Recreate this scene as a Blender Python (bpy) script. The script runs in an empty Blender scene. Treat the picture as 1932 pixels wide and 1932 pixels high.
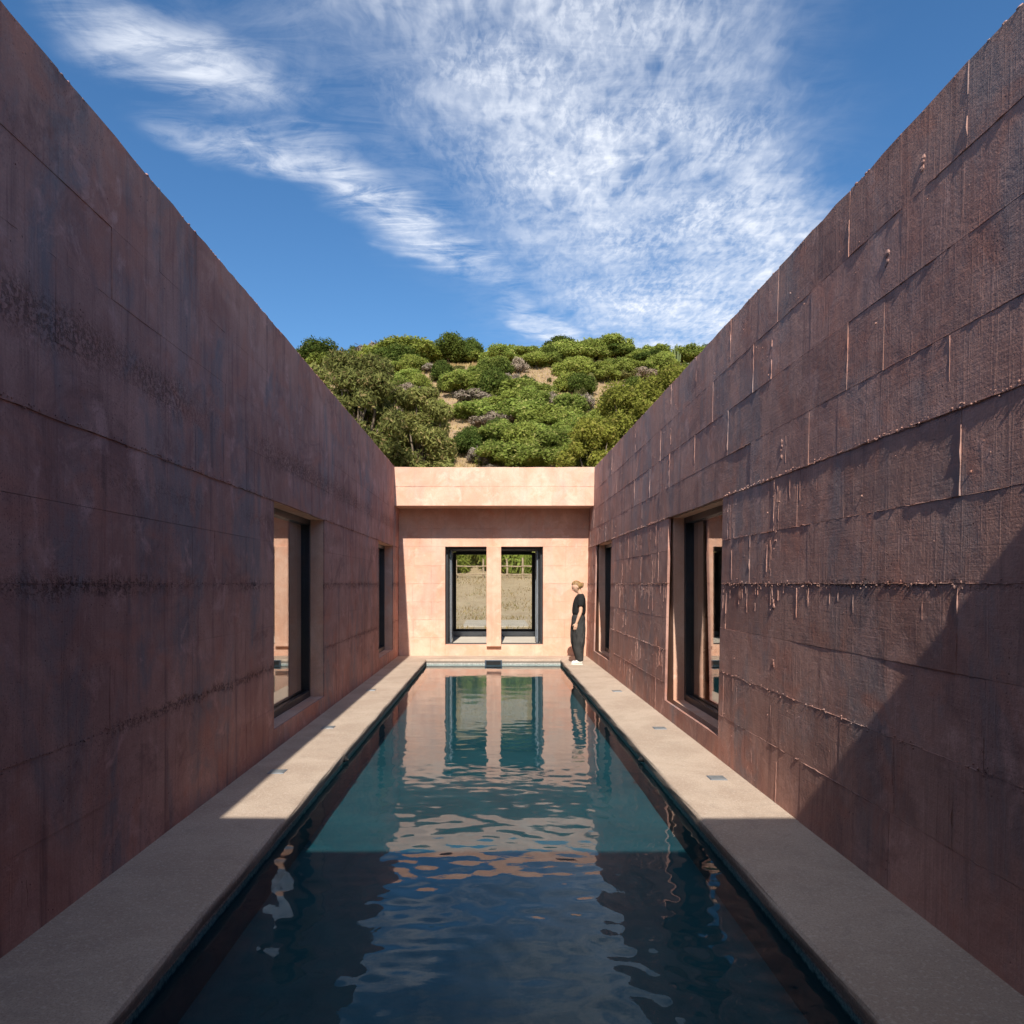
import bpy, bmesh, math, random
import numpy as np
from mathutils import Vector, Matrix

# ------------------------------------------------------------------ camera, sky, sun, exposure
scn = bpy.context.scene
col = scn.collection
EYE = 1.62
cam_d = bpy.data.cameras.new('camera')
cam = bpy.data.objects.new('camera', cam_d)
col.objects.link(cam)
cam.location = (0, 0, EYE)
cam.rotation_euler = (math.radians(90), 0, 0)
cam_d.sensor_width = 36
cam_d.lens = 36 * 1400 / 1932
cam_d.shift_x = 35 / 1932
cam_d.shift_y = 135 / 1932
cam_d.clip_start = 0.05
cam_d.clip_end = 3000
scn.camera = cam

SUN_DIR = Vector((0.058, 1.167, -1.0)).normalized()      # the way the light travels
sun_el = math.asin(-SUN_DIR.z)
sun_az = math.atan2(-SUN_DIR.x, -SUN_DIR.y)               # where the sun stands, clockwise from +Y

sun_d = bpy.data.lights.new('sun', 'SUN')
sun_d.energy = 5.0
sun_d.angle = math.radians(0.5)
sun_d.color = (1.0, 0.93, 0.82)
sun = bpy.data.objects.new('sun', sun_d)
col.objects.link(sun)
sun.location = (-5, -60, 50)
sun.rotation_euler = SUN_DIR.to_track_quat('-Z', 'Y').to_euler()

scn.view_settings.view_transform = 'Standard'
scn.view_settings.look = 'None'
scn.view_settings.gamma = 1
scn.view_settings.exposure = 0.40
scn.view_settings.use_curve_mapping = False
scn.cycles.use_denoising = True
scn.cycles.use_adaptive_sampling = True
scn.cycles.adaptive_threshold = 0.02
scn.cycles.max_bounces = 7
scn.cycles.diffuse_bounces = 4
scn.cycles.glossy_bounces = 5
scn.cycles.transmission_bounces = 6
scn.cycles.transparent_max_bounces = 16
scn.cycles.caustics_reflective = False
scn.cycles.caustics_refractive = False
scn.cycles.sample_clamp_indirect = 4


class NT:
    """small helper for wiring node trees"""
    def __init__(self, tree):
        self.t = tree

    def n(self, typ, ins=None, **props):
        nd = self.t.nodes.new(typ)
        for k, v in props.items():
            setattr(nd, k, v)
        for k, v in (ins or {}).items():
            self.set(nd.inputs[k], v)
        return nd

    def set(self, sock, v):
        if isinstance(v, bpy.types.NodeSocket):
            self.t.links.new(v, sock)
        elif isinstance(v, bpy.types.Node):
            self.t.links.new(v.outputs[0], sock)
        else:
            if hasattr(sock.default_value, '__len__') and not isinstance(v, (int, float)):
                v = tuple(v)
                if len(sock.default_value) == 4 and len(v) == 3:
                    v = v + (1,)
            sock.default_value = v

    def m(self, op, a, b=None, c=None, clamp=False):
        nd = self.n('ShaderNodeMath', operation=op, use_clamp=clamp)
        self.set(nd.inputs[0], a)
        if b is not None:
            self.set(nd.inputs[1], b)
        if c is not None:
            self.set(nd.inputs[2], c)
        return nd.outputs[0]

    def vm(self, op, a, b=None):
        nd = self.n('ShaderNodeVectorMath', operation=op)
        self.set(nd.inputs[0], a)
        if b is not None:
            self.set(nd.inputs[1], b)
        return nd.outputs['Value'] if op in ('LENGTH', 'DOT_PRODUCT', 'DISTANCE') else nd.outputs[0]

    def noise(self, vec, scale, detail=4, rough=.55, dist=0.0, dim='3D'):
        nd = self.n('ShaderNodeTexNoise', {'Scale': scale, 'Detail': detail, 'Roughness': rough, 'Distortion': dist}, noise_dimensions=dim)
        self.set(nd.inputs['Vector'], vec)
        return nd.outputs[0]

    def ramp(self, v, lo, hi, a=0.0, b=1.0, smooth=True):
        nd = self.n('ShaderNodeMapRange', {1: lo, 2: hi, 3: a, 4: b}, interpolation_type='SMOOTHSTEP' if smooth else 'LINEAR')
        self.set(nd.inputs[0], v)
        return nd.outputs[0]

    def mix(self, f, a, b, blend='MIX'):
        nd = self.n('ShaderNodeMix', data_type='RGBA', blend_type=blend, clamp_factor=True)
        self.set(nd.inputs[0], f)
        self.set(nd.inputs[6], a)
        self.set(nd.inputs[7], b)
        return nd.outputs[2]

    def xyz(self, v):
        nd = self.n('ShaderNodeSeparateXYZ')
        self.set(nd.inputs[0], v)
        return nd.outputs

    def comb(self, x, y, z=0.0):
        nd = self.n('ShaderNodeCombineXYZ')
        for i, v in enumerate((x, y, z)):
            self.set(nd.inputs[i], v)
        return nd.outputs[0]


# ---- world: clear sky with a thin sheet of high cloud, laid out on a plane far above the ground
world = bpy.data.worlds.new('World')
scn.world = world
world.use_nodes = True
wt = world.node_tree
world.cycles.sampling_method = 'MANUAL'
world.cycles.sample_map_resolution = 512
wt.nodes.clear()
W = NT(wt)
sky = W.n('ShaderNodeTexSky', sky_type='NISHITA')
sky.sun_disc = False
sky.sun_elevation = sun_el
sky.sun_rotation = sun_az
sky.altitude = 400
sky.air_density = 1.0
sky.dust_density = 1.0
sky.ozone_density = 2.6
tc = W.n('ShaderNodeTexCoord')
dx, dy, dz = W.xyz(tc.outputs['Generated'])
dzc = W.m('MAXIMUM', dz, 0.04)
u = W.m('DIVIDE', dx, dzc)
v = W.m('DIVIDE', dy, dzc)
P = W.comb(u, v)
warp = W.noise(P, 2.2, 4, .65)
warp2 = W.noise(W.vm('ADD', P, (7.3, 2.1, 0)), 1.7, 4, .6)
w1 = W.m('SUBTRACT', warp, .5)
w2 = W.m('SUBTRACT', warp2, .5)
uu = W.m('ADD', u, W.m('MULTIPLY', w1, .34))
vv = W.m('ADD', v, W.m('MULTIPLY', w2, .34))
# main mackerel sheet between two drifting edges
eL = W.m('SUBTRACT', uu, W.m('ADD', W.m('MULTIPLY', W.m('SUBTRACT', vv, 1.27), .36), -.36))
eR = W.m('SUBTRACT', W.m('ADD', W.m('MULTIPLY', W.m('MAXIMUM', W.m('SUBTRACT', vv, 1.27), -.25), .62), .50), uu)  # held wide overhead, out of view, to whiten the light in the shade
sheet = W.m('MULTIPLY', W.ramp(eL, -.14, .40), W.ramp(eR, -.08, .26))
veil = W.m('MULTIPLY', W.ramp(eL, -.42, .30), W.ramp(eR, -.20, .30))
# cells: small puffs in rows, turned and stretched
rot = W.n('ShaderNodeMapping', {'Rotation': (0, 0, math.radians(-28)), 'Scale': (1.0, .42, 1)})
W.set(rot.inputs['Vector'], W.vm('ADD', P, W.comb(W.m('MULTIPLY', w1, .10), W.m('MULTIPLY', w2, .10))))
c1 = W.ramp(W.noise(rot, 30, 3, .55, .3), .38, .64)
c2 = W.ramp(W.noise(rot, 58, 3, .6, .3), .38, .66)
which = W.ramp(W.noise(P, 3.0, 2, .5), .38, .62)
cells = W.m('ADD', W.m('MULTIPLY', c1, which), W.m('MULTIPLY', c2, W.m('SUBTRACT', 1.0, which)))
bands = W.noise(rot, 13, 4, .6, .5)
bands = W.ramp(bands, .30, .68)
rot2 = W.n('ShaderNodeMapping', {'Rotation': (0, 0, math.radians(-52)), 'Scale': (.5, 1.35, 1)})
W.set(rot2.inputs['Vector'], P)
fib = W.ramp(W.noise(rot2, 8, 6, .68, 1.2), .34, .70)
wisp = W.ramp(W.noise(P, 4.5, 6, .64, .8), .34, .66)
tex = W.m('ADD', W.m('ADD', W.m('MULTIPLY', cells, .34), W.m('MULTIPLY', bands, .30)), W.m('ADD', W.m('MULTIPLY', wisp, .24), W.m('MULTIPLY', fib, .22)))
thick = W.ramp(W.noise(P, 1.6, 3, .6), .32, .64, .55, 1.15)
sheet_d = W.m('MULTIPLY', W.m('MULTIPLY', sheet, W.m('ADD', tex, .08)), thick)
sheet_d = W.m('MAXIMUM', sheet_d, W.m('MULTIPLY', veil, W.m('MULTIPLY', W.m('ADD', fib, wisp), .17)))


def ellipse(cx, cy, ang, a, b, soft):
    ca, sa = math.cos(ang), math.sin(ang)
    du, dv = W.m('SUBTRACT', uu, cx), W.m('SUBTRACT', vv, cy)
    p = W.m('DIVIDE', W.m('ADD', W.m('MULTIPLY', du, ca), W.m('MULTIPLY', dv, sa)), a)
    q = W.m('DIVIDE', W.m('SUBTRACT', W.m('MULTIPLY', dv, ca), W.m('MULTIPLY', du, sa)), b)
    r = W.m('SQRT', W.m('ADD', W.m('MULTIPLY', p, p), W.m('MULTIPLY', q, q)))
    return W.ramp(r, 1.0, 1.0 - soft)


fibm = W.m('ADD', W.m('MULTIPLY', fib, .62), W.m('MULTIPLY', wisp, .5))
patch = W.m('MULTIPLY', ellipse(-.58, 1.43, math.radians(45), .34, .20, .98), fibm)
streak = W.m('MULTIPLY', ellipse(-.22, 2.08, math.radians(55), .72, .19, .95), fibm)
streak2 = W.m('MULTIPLY', ellipse(.30, 3.0, math.radians(58), .75, .16, .9), fibm)
streak3 = W.m('MULTIPLY', ellipse(-.52, 1.78, math.radians(42), .34, .12, .98), W.m('MULTIPLY', fibm, .8))
dens = W.m('MAXIMUM', W.m('MAXIMUM', sheet_d, W.m('MULTIPLY', patch, .95)), W.m('MAXIMUM', W.m('MAXIMUM', streak, streak2), streak3))
dens = W.m('MULTIPLY', dens, W.ramp(dz, .02, .16))
dens = W.m('MULTIPLY', dens, .92, clamp=True)
hsv = W.n('ShaderNodeHueSaturation', {'Saturation': 1.24, 'Value': 1.0, 'Color': sky.outputs[0]})
cloud_col = (6.3, 6.6, 7.2)
skyc = W.mix(dens, hsv.outputs[0], cloud_col)
bg = W.n('ShaderNodeBackground', {'Color': skyc, 'Strength': 0.118})
W.n('ShaderNodeOutputWorld', {'Surface': bg.outputs[0]})

# ------------------------------------------------------------------ helpers
rng = random.Random(11)
nrg = np.random.default_rng(5)


def new_mat(name):
    m = bpy.data.materials.new(name)
    m.use_nodes = True
    m.node_tree.nodes.clear()
    return m, NT(m.node_tree)


def finish(T, shader, disp=None):
    o = T.n('ShaderNodeOutputMaterial')
    T.set(o.inputs['Surface'], shader)


def principled(T, color, rough=.8, normal=None, metal=0.0, spec=.3):
    b = T.n('ShaderNodeBsdfPrincipled')
    T.set(b.inputs['Base Color'], color)
    T.set(b.inputs['Roughness'], rough)
    T.set(b.inputs['Metallic'], metal)
    T.set(b.inputs['Specular IOR Level'], spec)
    if normal is not None:
        T.set(b.inputs['Normal'], normal)
    return b.outputs[0]


def bump(T, h, strength=.5, dist=.01, normal=None):
    b = T.n('ShaderNodeBump', {'Strength': strength, 'Distance': dist})
    T.set(b.inputs['Height'], h)
    if normal is not None:
        T.set(b.inputs['Normal'], normal)
    return b.outputs[0]


def mesh_obj(name, verts, faces, mat=None, parent=None, loc=None, smooth=False):
    me = bpy.data.meshes.new(name)
    me.from_pydata([tuple(p) for p in verts], [], [tuple(f) for f in faces])
    me.update()
    return link_mesh(name, me, mat, parent, loc, smooth)


def link_mesh(name, me, mat=None, parent=None, loc=None, smooth=False):
    if mat is not None and not me.materials:
        me.materials.append(mat)
    if smooth:
        me.polygons.foreach_set('use_smooth', [True] * len(me.polygons))
    o = bpy.data.objects.new(name, me)
    col.objects.link(o)
    if loc is not None:
        o.location = loc
    if parent is not None:
        o.parent = parent
    return o


def np_quads(name, V, F, mat=None):
    """fast mesh of quads from arrays"""
    me = bpy.data.meshes.new(name)
    V = np.asarray(V, dtype=np.float32)
    F = np.asarray(F, dtype=np.int32)
    me.vertices.add(len(V))
    me.vertices.foreach_set('co', V.ravel())
    k = F.shape[1]
    me.loops.add(F.size)
    me.loops.foreach_set('vertex_index', F.ravel())
    me.polygons.add(len(F))
    me.polygons.foreach_set('loop_start', np.arange(0, F.size, k, dtype=np.int32))
    me.update(calc_edges=True)
    me.validate()
    if mat:
        me.materials.append(mat)
    return me


def empty(name, loc, label=None, cat=None, group=None):
    o = bpy.data.objects.new(name, None)
    col.objects.link(o)
    o.location = loc
    o.empty_display_size = .2
    tag(o, label, cat, group)
    return o


def tag(o, label=None, cat=None, group=None, kind=None):
    if label:
        o['label'] = label
    if cat:
        o['category'] = cat
    if group:
        o['group'] = group
    if kind:
        o['kind'] = kind
    return o


class MB:
    """collects boxes and other solids into one mesh"""
    def __init__(self):
        self.v, self.f = [], []

    def add(self, vs, fs):
        o = len(self.v)
        self.v += [tuple(p) for p in vs]
        self.f += [tuple(i + o for i in f) for f in fs]
        return self

    def box(self, x0, x1, y0, y1, z0, z1):
        vs = [(x, y, z) for x in (x0, x1) for y in (y0, y1) for z in (z0, z1)]
        fs = [(0, 1, 3, 2), (4, 6, 7, 5), (0, 4, 5, 1), (2, 3, 7, 6), (0, 2, 6, 4), (1, 5, 7, 3)]
        return self.add(vs, fs)

    def build(self, name, mat=None, parent=None, loc=None, smooth=False, bevel=0.0):
        o = mesh_obj(name, self.v, self.f, mat, parent, loc, smooth)
        if bevel:
            b = o.modifiers.new('bevel', 'BEVEL')
            b.width = bevel
            b.segments = 2
            b.limit_method = 'ANGLE'
        return o


def tube(pts, rads, n=12, cap=True):
    """lofted tube; each radius is a number or (first, second) in the ring's own plane"""
    pts = [Vector(p) for p in pts]
    V, F = [], []
    for i, p in enumerate(pts):
        a = pts[max(i - 1, 0)]
        b = pts[min(i + 1, len(pts) - 1)]
        t = (b - a).normalized()
        ref = Vector((0, 1, 0)) if abs(t.y) < .9 else Vector((1, 0, 0))
        e1 = ref.cross(t).normalized()       # mostly x for upright tubes
        e2 = t.cross(e1).normalized()
        r = rads[i]
        r1, r2 = r if isinstance(r, (tuple, list)) else (r, r)
        for k in range(n):
            th = 2 * math.pi * k / n
            V.append(p + e1 * math.cos(th) * r1 + e2 * math.sin(th) * r2)
    for i in range(len(pts) - 1):
        for k in range(n):
            a, b = i * n + k, i * n + (k + 1) % n
            F.append((a, b, b + n, a + n))
    if cap:
        F.append(tuple(range(n - 1, -1, -1)))
        F.append(tuple(range((len(pts) - 1) * n, len(pts) * n)))
    return V, F


def ellipsoid(c, r, nu=20, nv=14, fn=None):
    V, F = [], []
    for j in range(nv + 1):
        ph = math.pi * j / nv
        for i in range(nu):
            th = 2 * math.pi * i / nu
            d = Vector((math.sin(ph) * math.cos(th), math.sin(ph) * math.sin(th), math.cos(ph)))
            p = Vector((d.x * r[0], d.y * r[1], d.z * r[2]))
            if fn:
                p = fn(p, d)
            V.append(p + Vector(c))
    for j in range(nv):
        for i in range(nu):
            a, b = j * nu + i, j * nu + (i + 1) % nu
            F.append((a, a + nu, b + nu, b))
    return V, F


# ------------------------------------------------------------------ materials
def concrete(name, lo, hi, rough_bump=1.0, stain=.5, tones=(.86, 1.12), dark_rows=(), speck=1.0):
    """board-marked pigmented concrete"""
    m, T = new_mat(name)
    geo = T.n('ShaderNodeNewGeometry')
    pos = geo.outputs['Position']
    oi = T.n('ShaderNodeObjectInfo')
    x, y, z = T.xyz(pos)
    big = T.noise(pos, .8, 4, .62, .4)
    mid = T.noise(T.vm('ADD', pos, (3, 9, 1)), 2.6, 4, .65, .8)
    c = T.mix(T.ramp(T.m('ADD', T.m('MULTIPLY', big, .55), T.m('MULTIPLY', mid, .45)), .36, .64), lo, hi)
    # runs and drips down the face
    st = T.noise(T.vm('MULTIPLY', pos, (9, 9, .55)), 1.0, 4, .62)
    st2 = T.noise(T.vm('MULTIPLY', pos, (30, 30, 1.1)), 1.0, 4, .6)
    c = T.mix(T.m('MULTIPLY', T.ramp(st, .52, .72), stain), c, (lo[0] * .50, lo[1] * .54, lo[2] * .62))
    c = T.mix(T.m('MULTIPLY', T.ramp(st2, .56, .74), stain * .6), c, (lo[0] * .55, lo[1] * .52, lo[2] * .55))
    # bluish grey weathering
    gw = T.noise(T.vm('ADD', T.vm('MULTIPLY', pos, (1.6, 1.6, .7)), (11, 4, 6)), 1.0, 6, .74, .5)
    g = sum(lo) / 3
    c = T.mix(T.m('MULTIPLY', T.ramp(gw, .46, .66), stain * 1.0), c, (g * .86, g * .84, g * .90))
    dk = T.noise(T.vm('ADD', T.vm('MULTIPLY', pos, (.9, .9, 1.3)), (2, 17, 9)), 1.0, 6, .76, .8)
    c = T.mix(T.m('MULTIPLY', T.ramp(dk, .53, .66), stain * .7), c, (lo[0] * .48, lo[1] * .50, lo[2] * .58))
    # redder and paler patches
    rp = T.noise(T.vm('ADD', pos, (21, 14, 3)), 1.9, 3, .6, 1.0)
    c = T.mix(T.m('MULTIPLY', T.ramp(rp, .52, .68), .55), c, (hi[0] * .95, hi[1] * .72, hi[2] * .64))
    pp = T.noise(T.vm('ADD', pos, (5, 31, 8)), 3.2, 5, .70, .5)
    c = T.mix(T.m('MULTIPLY', T.ramp(pp, .54, .70), .42 + stain * .35), c, (min(hi[0] * 1.16, .9), min(hi[1] * 1.2, .9), min(hi[2] * 1.26, .9)))
    # board tone
    tone = T.ramp(oi.outputs['Random'], 0, 1, tones[0], tones[1], smooth=False)
    c = T.mix(1.0, c, T.n('ShaderNodeCombineColor', {0: tone, 1: tone, 2: tone}).outputs[0], 'MULTIPLY')
    # cold joints: shade of the crumbly pits painted in as dark bands
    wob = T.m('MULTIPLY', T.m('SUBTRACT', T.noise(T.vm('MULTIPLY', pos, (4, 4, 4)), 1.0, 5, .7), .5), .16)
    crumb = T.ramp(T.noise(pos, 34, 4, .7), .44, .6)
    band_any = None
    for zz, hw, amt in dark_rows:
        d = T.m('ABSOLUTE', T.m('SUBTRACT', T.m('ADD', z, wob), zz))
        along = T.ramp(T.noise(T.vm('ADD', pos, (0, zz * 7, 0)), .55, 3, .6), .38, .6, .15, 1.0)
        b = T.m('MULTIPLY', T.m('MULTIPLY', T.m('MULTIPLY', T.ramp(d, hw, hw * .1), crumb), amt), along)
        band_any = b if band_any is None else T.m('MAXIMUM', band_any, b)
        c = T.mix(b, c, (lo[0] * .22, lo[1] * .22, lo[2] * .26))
    # air pores
    vor = T.n('ShaderNodeTexVoronoi', {'Scale': 26.0, 'Randomness': 1.0}, feature='F1')
    T.set(vor.inputs['Vector'], pos)
    gate = T.ramp(T.noise(pos, 3.1, 3, .6), .52, .66)
    pore = T.m('MULTIPLY', T.ramp(vor.outputs['Distance'], .16, .06), gate)
    v2 = T.n('ShaderNodeTexVoronoi', {'Scale': 62.0, 'Randomness': 1.0}, feature='F1')
    T.set(v2.inputs['Vector'], pos)
    gate2 = T.ramp(T.noise(T.vm('ADD', pos, (8, 3, 5)), 1.4, 5, .75), .46, .62)
    pit = T.m('MULTIPLY', T.ramp(v2.outputs['Distance'], .30, .12), gate2)
    c = T.mix(T.m('MULTIPLY', pit, .62 * speck), c, (lo[0] * .30, lo[1] * .28, lo[2] * .32))
    c = T.mix(T.m('MULTIPLY', pore, .7), c, (lo[0] * .25, lo[1] * .22, lo[2] * .25))
    fine = T.noise(pos, 75, 3, .7)
    c = T.mix(T.ramp(fine, .3, .7, 0, .22), c, (lo[0] * .5, lo[1] * .5, lo[2] * .5))
    # relief: horizontal wood grain, trowel lumps, grit
    grain = T.noise(T.vm('MULTIPLY', pos, (2.2, 2.2, 62)), 1.0, 4, .6, .9)
    lump = T.noise(pos, 5.5, 5, .6, .4)
    vgr = T.noise(T.vm('MULTIPLY', pos, (42, 42, 1.3)), 1.0, 3, .6)
    h = T.m('ADD', T.m('MULTIPLY', grain, .0016 * rough_bump), T.m('MULTIPLY', lump, .009 * rough_bump))
    h = T.m('ADD', h, T.m('MULTIPLY', T.ramp(vgr, .5, .8), .0022 * rough_bump))
    h = T.m('ADD', h, T.m('MULTIPLY', fine, .0022 * rough_bump))
    h = T.m('SUBTRACT', h, T.m('MULTIPLY', pore, .004))
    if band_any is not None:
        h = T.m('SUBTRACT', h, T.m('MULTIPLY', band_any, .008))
    nb = T.n('ShaderNodeBump', {'Strength': 1.0, 'Distance': 1.0})
    T.set(nb.inputs['Height'], h)
    finish(T, principled(T, c, .88, nb.outputs[0], spec=.18))
    return m


M = {}
LO, HI = (.37, .215, .175), (.57, .365, .285)
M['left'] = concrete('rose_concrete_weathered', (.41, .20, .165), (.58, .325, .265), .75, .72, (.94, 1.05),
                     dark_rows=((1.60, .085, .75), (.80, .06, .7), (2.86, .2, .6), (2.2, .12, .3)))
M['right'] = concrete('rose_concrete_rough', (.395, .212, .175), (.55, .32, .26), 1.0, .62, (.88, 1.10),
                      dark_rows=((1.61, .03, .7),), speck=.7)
M['far'] = concrete('rose_concrete_pale', (.655, .372, .262), (.785, .525, .40), .30, .20, (.975, 1.025), speck=.35)
M['near'] = M['far']


def simple(name, c1, c2, scale=6, rough=.8, bumpd=.002, metal=0.0, spec=.3, fine=60):
    m, T = new_mat(name)
    tcn = T.n('ShaderNodeTexCoord').outputs['Object']
    a = T.noise(tcn, scale, 5, .6, .4)
    f = T.noise(tcn, fine, 3, .6)
    c = T.mix(T.ramp(a, .3, .7), c1, c2)
    n = bump(T, T.m('ADD', T.m('MULTIPLY', a, .5), f), .6, bumpd)
    finish(T, principled(T, c, rough, n, metal, spec))
    return m


def deck_mat():
    m, T = new_mat('deck_concrete')
    pos = T.n('ShaderNodeNewGeometry').outputs['Position']
    a = T.noise(pos, 1.3, 6, .65, .5)
    b = T.noise(pos, 7, 5, .65, .6)
    f = T.noise(pos, 110, 3, .7)
    s = T.noise(pos, 45, 4, .6)
    c = T.mix(T.ramp(a, .35, .65), (.43, .33, .255), (.53, .425, .335))
    c = T.mix(T.ramp(b, .5, .7, 0, .5), c, (.38, .30, .24))
    c = T.mix(T.ramp(f, .46, .68, 0, .62), c, (.25, .20, .17))
    c = T.mix(T.ramp(s, .52, .66, 0, .45), c, (.62, .53, .44))
    # shade down the poolside face of the lip, painted into the colour
    z = T.xyz(pos)[2]
    c = T.mix(T.ramp(T.m('ADD', z, T.m('MULTIPLY', T.m('SUBTRACT', s, .5), .03)), -.028, -.052, 0, .75), c, (.13, .115, .105))
    h = T.m('ADD', T.m('MULTIPLY', f, .0015), T.m('ADD', T.m('MULTIPLY', s, .0012), T.m('MULTIPLY', b, .004)))
    nb = T.n('ShaderNodeBump', {'Strength': 1.0, 'Distance': 1.0})
    T.set(nb.inputs['Height'], h)
    finish(T, principled(T, c, .8, nb.outputs[0], spec=.25))
    return m


M['deck'] = deck_mat()
M['metal'] = simple('charcoal_aluminium', (.018, .020, .024), (.028, .030, .035), 4, .42, .0004, .0, .5)
M['metal_grey'] = simple('grey_aluminium', (.16, .19, .23), (.24, .27, .31), 3, .35, .0004, .3, .5)
M['dark_room'] = simple('dark_grey_lining', (.030, .030, .033), (.045, .043, .045), 2, .7, .001)
M['room'] = simple('dim_room_plaster', (.20, .16, .14), (.26, .21, .18), 2, .9, .001)
M['floor_in'] = simple('polished_floor', (.58, .52, .45), (.66, .60, .52), 1.5, .6, .0005)
M['plate'] = simple('drain_plate_steel', (.20, .22, .23), (.30, .32, .33), 9, .5, .0006, .3)
M['black'] = simple('black_rubber', (.008, .008, .009), (.014, .014, .015), 9, .6, .0006)
M['skimmer'] = simple('blue_grey_plastic', (.045, .065, .09), (.07, .09, .12), 5, .45, .0004)
M['wood'] = simple('weathered_wood', (.30, .22, .15), (.46, .36, .26), 5, .9, .004)
M['bark'] = simple('grey_brown_bark', (.10, .075, .055), (.19, .15, .115), 4, .9, .01)
M['stem'] = simple('grey_brown_stem', (.12, .09, .065), (.20, .155, .12), 4, .95, .005)
M['rock'] = simple('grey_boulder_rock', (.26, .23, .20), (.42, .39, .35), .9, .95, .03, fine=8)
M['cactus'] = simple('cactus_skin', (.10, .14, .055), (.17, .20, .09), 3, .8, .004)
M['pad'] = simple('pale_slab_concrete', (.42, .36, .29), (.52, .45, .36), 1.2, .9, .002)
M['skin'] = simple('skin', (.60, .36, .25), (.66, .41, .29), 14, .55, .0003)
M['hair'] = simple('blond_hair', (.17, .095, .040), (.38, .235, .105), 22, .5, .003, fine=160)
M['tee'] = simple('black_cotton', (.010, .010, .011), (.017, .017, .018), 9, .9, .002, fine=40)
M['trouser'] = simple('charcoal_cloth', (.030, .030, .030), (.048, .047, .046), 7, .85, .003, fine=30)
M['shoe'] = simple('white_canvas', (.66, .64, .60), (.76, .74, .70), 20, .7, .0006)
M['sole'] = simple('off_white_rubber', (.60, .57, .52), (.68, .65, .60), 20, .6, .0004)
M['lips'] = simple('lip_skin', (.46, .20, .16), (.52, .24, .19), 20, .5, .0002)
M['brow'] = simple('brow_hair', (.10, .06, .03), (.16, .10, .05), 40, .7, .0003)


def glass_mat():
    m, T = new_mat('window_glass')
    geo = T.n('ShaderNodeNewGeometry')
    ct = T.m('ABSOLUTE', T.vm('DOT_PRODUCT', geo.outputs['Incoming'], geo.outputs['Normal']))
    fr = T.m('ADD', .07, T.m('MULTIPLY', T.m('POWER', T.m('SUBTRACT', 1.0, ct, clamp=True), 3.2), .93))
    g = T.n('ShaderNodeBsdfGlossy', {'Color': (1, 1, 1), 'Roughness': 0.004})
    t = T.n('ShaderNodeBsdfTransparent', {'Color': (.90, .91, .89)})
    mx = T.n('ShaderNodeMixShader')
    T.set(mx.inputs[0], fr)
    T.set(mx.inputs[1], t)
    T.set(mx.inputs[2], g)
    finish(T, mx)
    return m


M['glass'] = glass_mat()


def water_mat():
    m, T = new_mat('pool_water')
    pos = T.n('ShaderNodeNewGeometry').outputs['Position']
    n1 = T.noise(T.vm('MULTIPLY', pos, (7, 13, 7)), 1.0, 3, .5, .3)
    n2 = T.noise(T.vm('MULTIPLY', pos, (22, 34, 22)), 1.0, 2, .5)
    gate = T.ramp(T.noise(pos, .55, 3, .5), .35, .65, .25, 1.0)
    h = T.m('MULTIPLY', T.m('ADD', T.m('MULTIPLY', n1, .0008), T.m('MULTIPLY', n2, .00014)), gate)
    nb = T.n('ShaderNodeBump', {'Strength': 1.0, 'Distance': 1.0})
    T.set(nb.inputs['Height'], h)
    geo = T.n('ShaderNodeNewGeometry')
    ct = T.m('ABSOLUTE', T.vm('DOT_PRODUCT', geo.outputs['Incoming'], nb.outputs[0]))
    fres = T.m('ADD', .02, T.m('MULTIPLY', T.m('POWER', T.m('SUBTRACT', 1.0, ct, clamp=True), 5.0), .98))   # Schlick, same from both sides
    g = T.n('ShaderNodeBsdfGlossy', {'Color': (1, 1, 1), 'Roughness': 0.008})
    T.set(g.inputs['Normal'], nb.outputs[0])
    t = T.n('ShaderNodeBsdfTransparent', {'Color': (.56, .84, .90)})
    mx = T.n('ShaderNodeMixShader')
    T.set(mx.inputs[0], fres)
    T.set(mx.inputs[1], t)
    T.set(mx.inputs[2], g)
    finish(T, mx)
    return m


M['water'] = water_mat()


def basin_mat():
    m, T = new_mat('pool_plaster')
    pos = T.n('ShaderNodeNewGeometry').outputs['Position']
    z = T.xyz(pos)[2]
    a = T.noise(pos, 1.6, 6, .65, .5)
    f = T.noise(pos, 60, 3, .7)
    c = T.mix(T.ramp(a, .3, .7), (.020, .060, .072), (.032, .088, .100))
    c = T.mix(T.ramp(f, .5, .7, 0, .35), c, (.018, .048, .056))
    # speckled grey tile line above the water
    sp = T.noise(pos, 90, 2, .6)
    tile = T.mix(T.ramp(sp, .42, .6), (.30, .29, .27), (.56, .54, .50))
    edge = T.m('ADD', z, T.m('MULTIPLY', T.m('SUBTRACT', T.noise(pos, 30, 3, .6), .5), .05))
    c = T.mix(T.ramp(edge, -.15, -.13), c, tile)
    finish(T, principled(T, c, .8, bump(T, f, .5, .002), spec=.2))
    return m


M['basin'] = basin_mat()


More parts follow.
